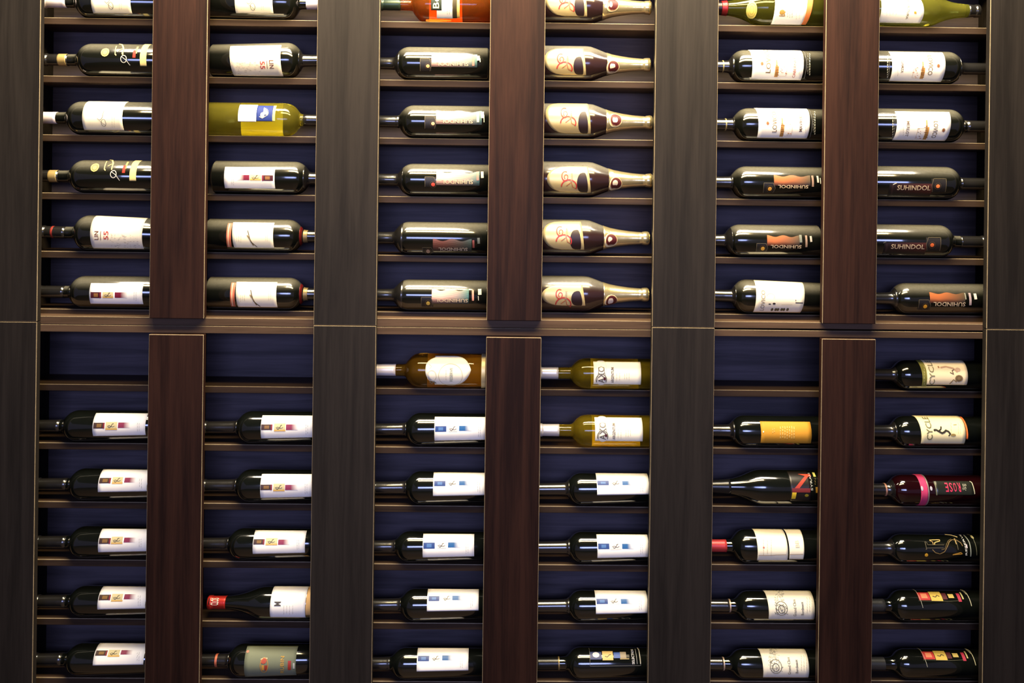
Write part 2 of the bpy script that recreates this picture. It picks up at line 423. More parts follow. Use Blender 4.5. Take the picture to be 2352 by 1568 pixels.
    # ---- labels
    def label(s, x0, x1, yt, yb, mat, shape=None, sl=(0, 0), name='label', lab=None, off=0.0005, rear=False):
        xm = (x0 + x1) / 2
        tm = s.t_of(s.ux(xm), s.uy((yt + yb) / 2)); p1 = s.phi_of(tm, s.uy(yt)); p0 = s.phi_of(tm, s.uy(yb))
        nv = 22; nu = 12; vs = []
        for j in range(nv + 1):
            v = j / nv; ph = p0 + (p1 - p0) * v
            pm = (p0 + p1) / 2
            fa, fb = (0, 1) if shape is None else shape(v)
            xa = x0 + (x1 - x0) * fa + sl[0] * (1 - v); xb = x0 + (x1 - x0) * fb + sl[1] * (1 - v)
            ta = s.t_of(s.ux(xa), 0, pm); tb = s.t_of(s.ux(xb), 0, pm)
            for i in range(nu + 1): vs.append(s.pt(ta + (tb - ta) * i / nu, ph, off))
        fs = []
        for j in range(nv):
            for i in range(nu):
                a = j * (nu + 1) + i; fs.append((a, a + 1, a + nu + 2, a + nu + 1))
        n0 = len(vs)                                                # thin rim down to the glass
        ring = [i for i in range(nu + 1)] + [j * (nu + 1) + nu for j in range(1, nv + 1)] + [nv * (nu + 1) + i for i in range(nu - 1, -1, -1)] + [j * (nu + 1) for j in range(nv - 1, 0, -1)]
        for k in ring:
            x, y, z = vs[k]; c = (y * 0.985, (z - s.root_off)); vs.append((x, y * 0.985, z - (z - s.zc(x)) * 0.015))
        m = len(ring)
        for k in range(m):
            fs.append((ring[k], n0 + k, n0 + (k + 1) % m, ring[(k + 1) % m]))
        me = bpy.data.meshes.new('label'); me.from_pydata(vs, [], fs); me.update()
        bm = bmesh.new(); bm.from_mesh(me); bmesh.ops.recalc_face_normals(bm, faces=bm.faces); bm.to_mesh(me); bm.free()
        for p in me.polygons: p.use_smooth = True
        o = link(name, me, mat, s.root)
        if lab: o['label'] = lab
        return o
    def back_label(s, x0, x1, mat):
        ta = s.t_of(s.ux(x0), 0, s.v()); tb = s.t_of(s.ux(x1), 0, s.v()); vs = []; fs = []
        for j in range(19):
            ph = math.radians(118 + 124 * j / 18)
            for i in range(7): vs.append(s.pt(ta + (tb - ta) * i / 6, ph, 0.0006))
        for j in range(18):
            for i in range(6): a = j * 7 + i; fs.append((a, a + 1, a + 8, a + 7))
        me = bpy.data.meshes.new('back_label'); me.from_pydata(vs, [], fs); me.update()
        link('back_label', me, mat, s.root)
    def zc(s, x): return s.root_off - (-s.d * x) * math.sin(s.tilt)
    # ---- print
    def add(s, owner, nm, vs2, fs, cols, off, solid=False):
        """vs2: points in enlargement pixels; rows of letters and hatching stay together, each solid mark is its own piece"""
        if nm == 'artwork' and len(fs) > 0 and solid: s.n_marks = getattr(s, 'n_marks', 0) + 1; nm = 'artwork#%d' % s.n_marks
        k = (owner.name, nm); 
        if k not in s.inks: s.inks[k] = (owner, nm, [], [], [])
        _, _, V, F, C = s.inks[k]; b = len(V)
        def deep(c): q = 0.5 + 0.5 * max(c) ** 0.5; return tuple(v * q for v in c)
        cols = [deep(c) for c in cols] if isinstance(cols, list) else deep(cols)
        xs = [p[0] for p in vs2]; ys = [p[1] for p in vs2]
        xm = (min(xs) + max(xs)) / 2
        y0, y1 = min(ys), max(ys)
        tm = s.t_of(s.ux(xm), s.uy((y0 + y1) / 2)); pa = s.phi_of(tm, s.uy(y0)); pb = s.phi_of(tm, s.uy(y1))
        pm = (pa + pb) / 2; xa, xb = min(xs), max(xs)
        ta = s.t_of(s.ux(xa), 0, pm); tb = s.t_of(s.ux(xb), 0, pm)
        for i, (x, y) in enumerate(vs2):
            u = (x - xa) / max(1e-6, xb - xa); v = (y - y0) / max(1e-6, y1 - y0)
            V.append(s.pt(ta + (tb - ta) * u, pa + (pb - pa) * v, off))
            C.append(cols[i] if isinstance(cols, list) else cols)
        F.extend([[b + i for i in f] for f in fs])
    def rect(s, owner, x0, y0, x1, y1, c, c2=None, nm='artwork', off=0.0009):
        nv = max(1, int(abs(y1 - y0) / 8)); nu = 8 if c2 else max(1, int(abs(x1 - x0) / 60))
        vs, cs, fs = [], [], []
        A = lin(c); B = lin(c2) if c2 else A
        for j in range(nv + 1):
            for i in range(nu + 1):
                vs.append((x0 + (x1 - x0) * i / nu, y0 + (y1 - y0) * j / nv)); k = i / nu; cs.append(tuple(A[q] + (B[q] - A[q]) * k for q in range(3)))
        for j in range(nv):
            for i in range(nu):
                a = j * (nu + 1) + i; fs.append((a, a + 1, a + nu + 2, a + nu + 1))
        s.add(owner, nm, vs, fs, cs, off, True)
    def poly(s, owner, span, y0, y1, c, nm='artwork', off=0.001, n=None):
        """span(v in 0..1 from y0 to y1) -> x left, x right"""
        n = n or max(4, int(abs(y1 - y0) / 6)); vs, fs = [], []
        for j in range(n + 1):
            a, b = span(j / n); y = y0 + (y1 - y0) * j / n; vs += [(a, y), (b, y)]
        for j in range(n): fs.append((2 * j, 2 * j + 1, 2 * j + 3, 2 * j + 2))
        s.add(owner, nm, vs, fs, lin(c), off, True)
    def ell(s, owner, cx, cy, rx, ry, c, nm='artwork', off=0.0011):
        def sp(v):
            k = math.sqrt(max(0.0, 1 - (2 * v - 1) ** 2)); return cx - rx * k, cx + rx * k
        s.poly(owner, sp, cy - ry, cy + ry, c, nm, off, max(8, int(ry / 3)))
    def ring(s, owner, cx, cy, rx, ry, wd, c, a0=0, a1=360, nm='artwork', off=0.0012):
        pts = [(cx + rx * math.cos(math.radians(a)), cy + ry * math.sin(math.radians(a))) for a in [a0 + (a1 - a0) * i / 26 for i in range(27)]]
        s.line(owner, pts, wd, c, nm, off)
    def line(s, owner, pts, wd, c, nm='artwork', off=0.0012):
        P2 = [pts[0]]
        for a, b in zip(pts, pts[1:]):
            k = max(1, int(math.hypot(b[0] - a[0], b[1] - a[1]) / 10))
            for i in range(1, k + 1): P2.append((a[0] + (b[0] - a[0]) * i / k, a[1] + (b[1] - a[1]) * i / k))
        vs, fs = [], []
        for i, p in enumerate(P2):
            q0 = P2[max(0, i - 1)]; q1 = P2[min(len(P2) - 1, i + 1)]; dx, dy = q1[0] - q0[0], q1[1] - q0[1]; l = math.hypot(dx, dy) or 1
            w2 = wd / 2; vs += [(p[0] - dy / l * w2, p[1] + dx / l * w2), (p[0] + dy / l * w2, p[1] - dx / l * w2)]
        for i in range(len(P2) - 1): fs.append((2 * i, 2 * i + 1, 2 * i + 3, 2 * i + 2))
        s.add(owner, nm, vs, fs, lin(c), off)
    def text(s, owner, t, x0, y0, x1, y1, rot, c, off=0.0012, nm='lettering'):
        vs, fs = text_mesh(t); w_, h_ = x1 - x0, y1 - y0; out = []
        for u, v in vs:
            if rot == 0: out.append((x0 + u * w_, y1 - v * h_))
            elif rot == 180: out.append((x1 - u * w_, y0 + v * h_))
            elif rot == 90: out.append((x1 - v * w_ if False else x0 + (1 - v) * w_, y1 - u * h_))
            else: out.append((x0 + v * w_, y0 + u * h_))
        s.add(owner, nm, out, fs, lin(c), off)
    def tiny(s, owner, x, y0, y1, wd, c, n=1, gap=14, off=0.0011):
        """rows of fine vertical print too small to read: broken lines"""
        for k in range(n):
            y = y0 + random.uniform(0, 8)
            while y < y1 - 6:
                l = random.uniform(10, 26); s.line(owner, [(x + k * gap, y), (x + k * gap, min(y1, y + l))], wd, c, 'lettering', off); y += l + 7
    def flush(s):
        for (owner, nm, V, F, C) in s.inks.values():
            me = bpy.data.meshes.new(nm); me.from_pydata(V, [], F); me.update()
            at = me.color_attributes.new('ink', 'FLOAT_COLOR', 'POINT')
            for i, c in enumerate(C): at.data[i].color = (*c, 1)
            link(nm.split('#')[0], me, INK, owner)
        s.inks = {}

CREAM = (246, 238, 208); WHITE = (250, 247, 238); GOLD = (214, 178, 90); DARKC = (22, 20, 18); GREY = (150, 142, 120)
BLACKCAP = pbr('black_capsule_foil', (0.012, 0.011, 0.010), rough=0.24, spec=0.9, coat=0.8, bump=0.1)
def mk(*a, **k): return Bottle(*a, **k)
def dark_cap(b, x_end, mat=None, lab=None):
    b.sleeve('capsule', x_end, None, mat or BLACKCAP, to_tip=True, label=lab)

# ---- families -----------------------------------------------------------
def signature(col, row, d, xs, top, lx0, lx1, lt, lb, cap, script, look, g):
    b = mk(col, row, 'bordeaux', 'dusty', d, xs, top, look, g)
    dark_cap(b, cap, foil((236, 222, 222), 0.35, 0.3), 'white metal capsule')
    l = b.label(lx0, lx1, lt, lb, paper(CREAM)); sx, sy, f = script
    b.line(l, [(sx - 55 * f, sy - 8), (sx - 40 * f, sy + 8), (sx - 20 * f, sy + 2), (sx - 5 * f, sy - 20), (sx, sy - 60), (sx + 6 * f, sy - 85)], 4, (120, 112, 96), 'lettering')
    b.ring(l, sx + 6 * f, sy + 34, 22, 34, 4, (120, 112, 96), nm='lettering')
    b.line(l, [(sx - 30 * f, sy + 14), (sx + 24, sy + 60)], 3, (120, 112, 96), 'lettering')
    b.tiny(l, sx + 90 * f, lt + 150, lb - 30, 3, (205, 198, 172), 2, 20)
    b.flush(); return b
def gold_script(col, row, xs, top, dx, dy, band, neck, look, g):
    b = mk(col, row, 'bordeaux', 'dusty', 'L', xs, top, look, g); o = b.body
    k = (4.238 if row <= 3 else 3.824) / 4.238
    dark_cap(b, neck[1] + 12)
    b.sleeve('neck_band', neck[0], neck[1], foil((214, 184, 116), 0.3, 0.6), 0.0010, 'gold ringed neck band')
    def q(x, y): return (dx + x * k, dy + y * k)
    c = q(0, 0); b.ell(b.root, c[0], c[1], 40 * k, 40 * k, (206, 180, 110)); b.ring(b.root, c[0], c[1], 25 * k, 25 * k, 4, (90, 76, 40))
    b.line(b.root, [q(95, -60), q(105, 20), q(118, 28)], 9 * k, (220, 196, 130), 'lettering')
    b.line(b.root, [q(110, -75), q(150, -60), q(185, -20), q(188, 22)], 12 * k, (224, 200, 132), 'lettering')
    b.line(b.root, [q(128, -10), q(172, -40), q(170, 15)], 8 * k, (214, 188, 120), 'lettering')
    b.ring(b.root, *q(180, 62), 28 * k, 34 * k, 7 * k, (200, 196, 186), nm='lettering'); b.line(b.root, [q(158, 40), q(205, 72), q(240, 122)], 6 * k, (200, 196, 186), 'lettering')
    b.rect(b.root, *q(270, -22), *q(298, 50), (190, 48, 30)); b.rect(b.root, *q(300, -55), *q(318, 10), (214, 184, 110))
    b.label(band[0], band[1], band[2], band[3], paper((238, 214, 140)), name='label_band', lab='narrow cream band')
    b.flush(); return b
def lin55(col, row, d, xs, top, x0, x1, yt, yb, look, g):
    b = mk(col, row, 'big', 'dusty', d, xs, top, look, g)
    dark_cap(b, 330 if d == 'L' else 1040)
    l = b.label(x0, x1, yt, yb, paper((240, 230, 206)), sl=((12 if d == 'L' else 25), 0 if d == 'L' else 8))
    if d == 'L':
        b.text(l, 'LIN', 600, 690, 636, 765, 90, (120, 70, 50)); b.line(l, [(655, 690), (655, 768)], 5, (120, 80, 60)); b.text(l, '55', 682, 690, 724, 765, 90, (190, 60, 50))
        for i in range(60):
            x = random.uniform(745, 1000); y = random.uniform(720, 835); b.line(l, [(x, y), (x + random.uniform(-20, 20), y + random.uniform(-6, 6))], 3, (196, 184, 158))
        b.sleeve('neck_dot', 208, 226, foil((150, 50, 40), .4, .3), 0.0008)
    else:
        b.text(l, 'LIN', 757, 585, 800, 665, 270, (120, 70, 50)); b.line(l, [(735, 590), (735, 668)], 5, (120, 80, 60)); b.text(l, '55', 668, 595, 714, 670, 270, (190, 60, 50))
        for i in range(70):
            x = random.uniform(395, 660); y = random.uniform(600, 720); b.line(l, [(x, y), (x + random.uniform(-22, 22), y + random.uniform(-6, 6))], 3, (196, 184, 158))
    b.flush(); return b
def squares(col, row, d, kind, glass, xs, top, lab, sq, ts, rs, pal, look, g, capx=None, paperc=WHITE):
    """white label with three small coloured squares; sq/ts/rs = x0,x1,y0,y1 of the squares"""
    b = mk(col, row, kind, glass, d, xs, top, look, g)
    if capx: dark_cap(b, capx)
    l = b.label(lab[0], lab[1], lab[2], lab[3], paper(paperc))
    if pal == 'red': A, A2, B, C = (84, 20, 26), (150, 104, 50), (226, 204, 150), (132, 22, 50)
    elif pal == 'red2': A, A2, B, C = (74, 50, 40), (140, 104, 50), (214, 200, 150), (150, 52, 84)
    else: A, A2, B, C = (22, 62, 132), (70, 112, 170), (236, 226, 208), (14, 92, 156)
    x0, x1, y0, y1 = sq; b.rect(l, x0, y0, x1, y1, A, nm='colour_square#1'); b.rect(l, x0 + 28, y0 + 10, x1 - 28, y1 - 10, A2, off=0.0011, nm='colour_square#1')
    if pal != 'blue': b.rect(l, *( (x1 - 14, y0, x1, y1) if d == 'L' else (x0, y0, x0 + 14, y1)), (140, 40, 50), off=0.0012, nm='colour_square#1')
    x0, x1, y0, y1 = ts; b.rect(l, x0, y0, x1, y1, B, nm='colour_square#2')
    if pal != 'blue': b.rect(l, x0, y1 - 14, x1, y1, (222, 180, 96), off=0.001, nm='colour_square#2')
    cx, cy = (x0 + x1) / 2, (y0 + y1) / 2
    b.line(l, [(cx - 26, cy + 8), (cx - 12, cy + 14), (cx + 2, cy), (cx + 8, cy - 16), (cx + 20, cy - 20)], 5, (70, 62, 50), 'lettering', 0.0014)
    b.line(l, [(cx - 34, cy + 2), (cx - 16, cy - 4), (cx + 10, cy + 8), (cx + 30, cy)], 3.5, (96, 86, 70), 'lettering', 0.0014)
    x0, x1, y0, y1 = rs
    if d == 'L': b.rect(l, x0, y0, x0 + (x1 - x0) * .45, y1, C, nm='colour_square#3'); b.rect(l, x0 + (x1 - x0) * .45, y0, x1, y1, C, paperc, nm='colour_square#3')
    else: b.rect(l, x1 - (x1 - x0) * .45, y0, x1, y1, C, nm='colour_square#3'); b.rect(l, x0, y0, x1 - (x1 - x0) * .45, y1, paperc, C, nm='colour_square#3')
    tx = lab[1] - 70 if d == 'L' else lab[0] + 70
    b.tiny(l, tx, (lab[2] + lab[3]) / 2 - 20, lab[3] - 30, 3, (190, 186, 176), 2, 16)
    b.flush(); return b
def feather(col, row, xs, top, x0, x1, yt, yb, wx, cap, look, g):
    b = mk(col, row, 'bordeaux', 'dusty', 'R', xs, top, look, g)
    dark_cap(b, cap)
    b.sleeve('neck_band', cap + 0, cap + 22, foil((120, 30, 26), .4, .3), 0.001, 'red neck ring'); b.sleeve('neck_band', cap + 32, cap + 70, foil((150, 128, 80), .4, .4), 0.001, 'gold neck ring')
    l = b.label(x0, x1, yt, yb, paper(CREAM), sl=(18, 6))
    b.rect(l, x0 - 42, yt + 6, x0 - 2, yb - 8, (190, 100, 70), off=0.0006); b.rect(l, x0 - 30, yt + 10, x0 - 22, yb - 12, (232, 190, 150), off=0.0009)
    b.line(l, [(wx, yt + 70), (wx + 12, yt + 110), (wx + 28, yt + 160), (wx + 78, yt + 210)], 7, (92, 74, 44)); b.line(l, [(wx - 4, yt + 110), (wx + 20, yt + 140), (wx + 50, yt + 200)], 9, (150, 128, 80))
    b.tiny(l, x0 + 50, yt + 110, yb - 50, 3, (210, 196, 150), 3, 18); b.tiny(l, x1 - 60, yt + 70, yb - 60, 3, (222, 210, 170), 2, 16)
    b.flush(); return b
def village(col, row, d, xs, top, em, band, tx, dot, look, g, streak, style='pink'):
    """dark bottle with painted band and a name; em = emblem box, band = picture box, tx = lettering box"""
    b = mk(col, row, 'bordeaux', 'dusty', d, xs, top, look, g)
    dark_cap(b, 320 if d == 'L' else 880)
    rot = 180 if d == 'L' else 0
    o = b.root
    pal = {'pink': ((228, 176, 160), (66, 118, 112)), 'brown': ((120, 70, 56), (60, 80, 70)), 'copper': ((176, 96, 44), (86, 70, 44)), 'dim': ((30, 16, 12), (84, 34, 20))}[style]
    bx0, by0, bx1, by1 = band
    A, B = lin(pal[0]), lin(pal[1]); n = 30; m = 7; vs, cs, fs = [], [], []
    for i in range(n + 1):
        u = i / n; wave = 0.16 * (1 - math.cos(u * 6.283 * 2)) / 2 * (by1 - by0) if style != 'dim' else 0
        ua = u if u > .04 else .04
        for j in range(m + 1):
            v = j / m; yy = (by0 + wave) + (by1 - by0 - wave) * v if rot == 180 else by0 + (by1 - by0) * v
            vs.append((bx0 + (bx1 - bx0) * u, yy)); k = max(0, (u - .25) / .75) if style != 'dim' else u
            f = 1.0 if v < .55 else max(.12, 1 - (v - .55) * 2.2)
            cs.append(tuple((A[q] + (B[q] - A[q]) * k) * f for q in range(3)))
    for i in range(n):
        for j in range(m):
            a = i * (m + 1) + j; fs.append((a, a + 1, a + m + 2, a + m + 1))
    b.add(o, 'painted_band', vs, fs, cs, 0.0006)
    ex0, ey0, ex1, ey1 = em; cx, cy = (ex0 + ex1) / 2, (ey0 + ey1) / 2
    b.rect(o, ex0, ey0, ex1, ey1, (30, 24, 18), off=0.0005, nm='emblem')
    ln = [(ex0, ey1), (ex0, ey0), (ex1 - 20, ey0), (ex1, cy), (ex1 - 16, ey1)] if d == 'L' else [(ex1, ey1), (ex1, ey0), (ex0 + 20, ey0), (ex0, cy), (ex0 + 16, ey1)]
    b.line(o, ln, 4, (104, 92, 66), 'emblem'); b.ell(o, dot[0], dot[1], 17, 17, dot[2], 'emblem', off=0.0013)
    b.ring(o, dot[0], dot[1], 27, 27, 3, (96, 74, 40), nm='emblem')
    b.text(o, 'SUHINDOL', *tx, rot, (206, 182, 146))
    for (x, a0, a1, wd, c) in streak: b.line(o, [(x, a0), (x + 3, a1)], wd, c)
    b.flush(); return b
def tower(col, row, d, xs, top, x0, x1, yt, yb, star, name, kind, draw, strip, look, g, sl=(0, 0), neckdot=None):
    """white label with drawing of towers"""
    b = mk(col, row, 'bordeaux', 'dusty', d, xs, top, look, g)
    dark_cap(b, 370 if d == 'L' else (970 if row == 2 else 1030))
    if neckdot: b.sleeve('neck_band', neckdot, neckdot + 12, foil((190, 170, 110), .35, .5), 0.0009)
    l = b.label(x0, x1, yt, yb, paper(WHITE), sl=sl); rot = 90 if d == 'L' else 270
    b.text(l, name[0], *name[1], rot, (138, 118, 84)); b.text(l, kind[0], *kind[1], rot, kind[2])
    sx, sy = star
    for a in range(0, 180, 30):
        c, s_ = math.cos(math.radians(a)) * 17, math.sin(math.radians(a)) * 20; b.line(l, [(sx - c, sy - s_), (sx + c, sy + s_)], 5, (150, 96, 52))
    a0, c0, a1, c1 = draw; mid = (a0 + a1) / 2; hh = c1 - c0
    e = a0 if d == 'L' else a1
    sgn = 1 if d == 'L' else -1
    b.rect(l, min(e, e + sgn * 34), c0 + hh * .35, max(e, e + sgn * 34), c1, (206, 150, 74)); b.rect(l, min(e + sgn * 10, e + sgn * 24), c0, max(e + sgn * 10, e + sgn * 24), c1 - 8, (190, 150, 90), off=0.001)
    for k in range(7):
        y = c0 + hh * (.3 + .1 * k); b.line(l, [(e + sgn * 4, y), (e + sgn * random.uniform(26, 44), y + random.uniform(-6, 6))], 5, (150, 92, 40), off=0.0013)
    for k in range(8):
        y = c0 + hh * random.uniform(.3, .95); xx = mid + random.uniform(-5, 45) * sgn; b.line(l, [(xx, y), (xx + random.uniform(-20, 20), y + random.uniform(-8, 8))], 6, random.choice([(214, 150, 110), (196, 120, 80), (176, 160, 130)]))
    b.line(l, [(e + sgn * 50, c0 + hh * .42), (e + sgn * 112, c0 + hh * .42), (e + sgn * 112, c1 - 10), (e + sgn * 40, c1 - 8)], 3, (200, 172, 140))
    b.tiny(l, kind[1][2] + (30 if d == 'L' else -60), (yt + yb) / 2 - 20, yb - 50, 3, (196, 190, 166), 1)
    sx0, sx1 = strip
    b.line(o := b.root, [(sx0, yt + 10), (sx0 + (4 if d == 'L' else -4), (yt + yb) / 2), (sx0 - 2, yb - 10)], 3, (120, 120, 120))
    b.tiny(o, sx1, yt + 30, yb - 40, 7, (188, 184, 160), 1); b.tiny(o, (sx0 + sx1) / 2, yt + 30, yb - 60, 3, (150, 146, 130), 1)
    b.flush(); return b
def champagne(row, xs, top, x0, xr, yt, yb, foilx, em, curl, look, g, torn):
    b = mk(4, row, 'champagne', 'champ', 'R', xs, top, look, g)
    def shp(v): k = math.sqrt(max(0, 1 - (2 * v - 1) ** 2)); return (0.52 * (1 - k), 1.0)
    l = b.label(x0, xr, yt, yb, foil((206, 186, 132), 0.38, 0.35), shape=shp, sl=(0, 30), lab='cream and silver oval label')
    cx = xr - 50; h = yb - yt
    # dark window cut into the label
    def win(v): k = math.sqrt(max(0, 1 - (2 * v - 1) ** 2)); return (cx - 48 * k, cx + 34 - 14 * (1 - k) + 24 * v)
    b.poly(l, win, yt + h * torn, yt + h * .99, (44, 18, 20), off=0.0009)
    # red curly lettering
    a, c = curl; k = (4.238 if row <= 3 else 3.824) / 4.238; R_ = (186, 52, 44)
    b.ring(l, a, c - 30 * k, 34 * k, 44 * k, 10 * k, R_, 60, 300, 'lettering'); b.ring(l, a + 8 * k, c - 22 * k, 18 * k, 22 * k, 7 * k, R_, 120, 420, 'lettering')
    b.ring(l, a + 36 * k, c + 66 * k, 74 * k, 62 * k, 11 * k, R_, 178, 385, 'lettering')
    b.line(l, [(a + 10 * k, c + 62 * k), (a + 60 * k, c + 26 * k), (a + 70 * k, c + 70 * k), (a + 100 * k, c + 86 * k)], 6 * k, (176, 90, 50), 'lettering')
    b.text(l, 'Rose', a + 48 * k, c - 60 * k, a + 74 * k, c + 20 * k, 90, (160, 140, 110))
    b.sleeve('foil_wrap', foilx, None, foil((250, 232, 176), 0.24, 0.85), 0.0007, 'gold foil wrap', to_tip=True)
    f = b.root.children[-1] if b.root.children else b.body
    ex, ey = em
    b.ell(b.root, ex - 4 * k, ey + 4 * k, 62 * k, 62 * k, (246, 226, 170), nm='seal', off=0.0012); b.ell(b.root, ex, ey, 52 * k, 50 * k, (96, 28, 30), nm='seal', off=0.0016); b.ell(b.root, ex - 8 * k, ey - 2, 26 * k, 28 * k, (232, 214, 186), nm='seal', off=0.002); b.ring(b.root, ex, ey, 52 * k, 50 * k, 4, (170, 110, 70), nm='seal', off=0.0021)
    b.sleeve('wire_ring', 1158 if row <= 3 else 1050, 1164 if row <= 3 else 1056, foil((226, 190, 110), .2, .9), 0.0016)
    b.flush(); return b

G_BLUE = 'bottles with blue squares on white labels'; G_RED = 'bottles with red squares on white labels'
G_CH = 'champagne bottles in gold foil'; G_SU = 'dark bottles with painted band'; G_TW = 'bottles with tower drawing labels'
G_SIG = 'bottles with handwritten cream labels'; G_GS = 'dark bottles with gold script'

# ---- bay 1
signature(1, 1, 'L', 575, -145, 633, 1015, -140, 133, 375, (820, 20, 1), 'dark bottle, white capsule, large cream label', G_SIG)
gold_script(1, 2, 592, 424, 770, 512, (1115, 1178, 432, 643), (297, 380), 'dark bottle with gold script and upright cream band', G_GS)
signature(1, 3, 'L', 490, 985, 550, 940, 984, 1268, 280, (750, 1160, 1), 'dark bottle, white capsule, square cream label', G_SIG)
gold_script(1, 4, 470, 66, 605, 135, (920, 978, 68, 250), (185, 260), 'dark bottle with gold script and red speck', G_GS)
lin55(1, 5, 'L', 505, 550, 558, 1020, 566, 845, 'dark bottle, worn cream label with number, neck left', 'bottles with numbered cream labels')
squares(1, 6, 'L', 'bordeaux', 'dusty', 470, 1081, (555, 1020, 1150, 1330), (567, 660, 1226, 1277), (672, 765, 1226, 1277), (780, 890, 1228, 1275), 'red', 'dusty bottle, narrow white label, maroon squares', G_RED, 322)
squares(1, 8, 'L', 'taper', 'clean', 415, 690, (585, 1048, 722, 918), (592, 690, 805, 855), (697, 800, 798, 868), (808, 915, 803, 850), 'red2', 'black bottle with white label and red squares', G_RED, 285)
squares(1, 9, 'L', 'taper', 'clean', 470, 1200, (640, 1068, 1216, 1410), (645, 745, 1290, 1337), (757, 848, 1283, 1342), (865, 965, 1288, 1330), 'red2', 'black bottle with white label and red squares', G_RED, 345)
squares(1, 10, 'L', 'taper', 'clean', 472, 178, (640, 1070, 208, 410), (645, 747, 290, 340), (752, 852, 278, 342), (865, 968, 286, 328), 'red2', 'black bottle with white label and red squares', G_RED, 340)
squares(1, 11, 'L', 'taper', 'clean', 472, 703, (642, 1062, 717, 915), (645, 747, 790, 838), (754, 852, 783, 850), (867, 970, 786, 830), 'red2', 'black bottle with white label and red squares', G_RED, 340)
squares(1, 12, 'L', 'taper', 'clean', 442, 1208, (610, 1052, 1218, 1410), (615, 717, 1283, 1328), (725, 825, 1278, 1338), (838, 942, 1280, 1318), 'red2', 'black bottle with white label and red squares', G_RED, 305)

# ---- bay 2
signature(2, 1, 'R', 880, -150, 420, 787, -140, 130, 1112, (590, 30, 1), 'dark bottle, neck right, large cream label', G_SIG)
lin55(2, 2, 'R', 905, 415, 362, 862, 446, 740, 'dark bottle, worn cream label with number, neck right', 'bottles with numbered cream labels')
b = mk(2, 3, 'bordeaux', 'yellow', 'R', 885, 1003, 'yellow wine bottle, white and navy label', None)
dark_cap(b, 1082)
b.back_label(425, 822, paper(WHITE))
l = b.label(455, 632, 1022, 1184, paper(WHITE), lab='white half label'); n = b.label(632, 790, 1030, 1180, paper((30, 46, 110)), name='label', lab='navy blue half label')
b.label(790, 815, 1030, 1180, paper((226, 214, 120)), name='label_band')
for a in range(-60, 61, 20):
    b.line(n, [(705, 1110), (705 + 46 * math.cos(math.radians(a - 30)), 1090 + 40 * math.sin(math.radians(a - 20)))], 7, (206, 200, 170))
b.ell(n, 690, 1120, 20, 26, (196, 188, 160)); b.line(n, [(660, 1135), (690, 1150), (742, 1118)], 5, (214, 206, 176)); b.flush()
bk = b
squares(2, 4, 'R', 'bordeaux', 'dusty', 880, 80, (285, 728, 130, 316), (618, 716, 200, 248), (512, 612, 195, 245), (405, 508, 198, 242), 'red', 'dusty bottle, neck right, maroon squares on white label', G_RED, 975)
feather(2, 5, 822, 588, 348, 712, 616, 838, 492, 945, 'dark bottle, cream quill label with red edge', 'bottles with cream quill labels')
feather(2, 6, 830, 1098, 380, 740, 1138, 1358, 518, 945, 'dark bottle, cream quill label and smudged top', 'bottles with cream quill labels')
squares(2, 8, 'L', 'taper', 'clean', 500, 698, (608, 1075, 742, 938), (612, 710, 820, 868), (725, 825, 812, 880), (830, 935, 820, 868), 'red2', 'black bottle with white label and red squares', G_RED, 390)
squares(2, 9, 'L', 'taper', 'clean', 492, 1208, (603, 1068, 1256, 1460), (605, 708, 1348, 1395), (718, 818, 1340, 1406), (822, 932, 1350, 1395), 'red2', 'black bottle with white label and red squares', G_RED, 382)
squares(2, 10, 'L', 'taper', 'clean', 430, 196, (543, 1003, 222, 424), (548, 645, 300, 346), (655, 758, 290, 352), (765, 868, 303, 348), 'red2', 'black bottle with white label and red squares', G_RED, 316)
# burgundy bottle, red capsule
b = mk(2, 11, 'burgundy', 'clean', 'L', 640, 712, 'sloping green bottle, red capsule, white label', None)
c = b.sleeve('capsule', 296, None, foil((190, 46, 36), .35, .4), to_tip=True, label='red foil capsule')
b.text(b.root, 'CLOS', 170, 822, 240, 880, 90, (220, 214, 190), off=.0016); b.rect(b.root, 112, 828, 160, 872, (40, 22, 20), off=.0014)
l = b.label(700, 1010, 706, 990, paper(WHITE)); b.text(l, 'M', 730, 850, 790, 888, 90, (92, 84, 70)); b.tiny(l, 815, 880, 960, 3, (200, 194, 180), 4, 26)
b.label(1015, 1060, 716, 970, paper((222, 176, 110)), name='label_band', lab='gold band'); b.flush()
# sage label
b = mk(2, 12, 'taper', 'clean', 'L', 430, 1212, 'black bottle with large sage green label', None)
dark_cap(b, 320); b.sleeve('neck_band', 202, 222, foil((200, 110, 80), .4, .3), .001, 'copper neck ring')
l = b.label(465, 920, 1243, 1506, paper((118, 124, 100)))
b.ring(l, 640, 1408, 34, 62, 6, (196, 140, 60)); b.ell(l, 636, 1372, 26, 28, (190, 84, 50)); b.rect(l, 618, 1410, 640, 1455, (206, 150, 60)); b.rect(l, 644, 1412, 668, 1456, (170, 60, 40)); b.line(l, [(612, 1360), (640, 1346), (672, 1352)], 8, (226, 206, 160))
b.text(l, 'RUBIN', 783, 1332, 816, 1476, 90, (206, 160, 60)); b.rect(l, 850, 1372, 878, 1452, (178, 56, 40)); b.rect(l, 895, 1392, 910, 1440, (206, 206, 190)); b.ell(l, 497, 1292, 12, 12, (196, 120, 90)); b.flush()

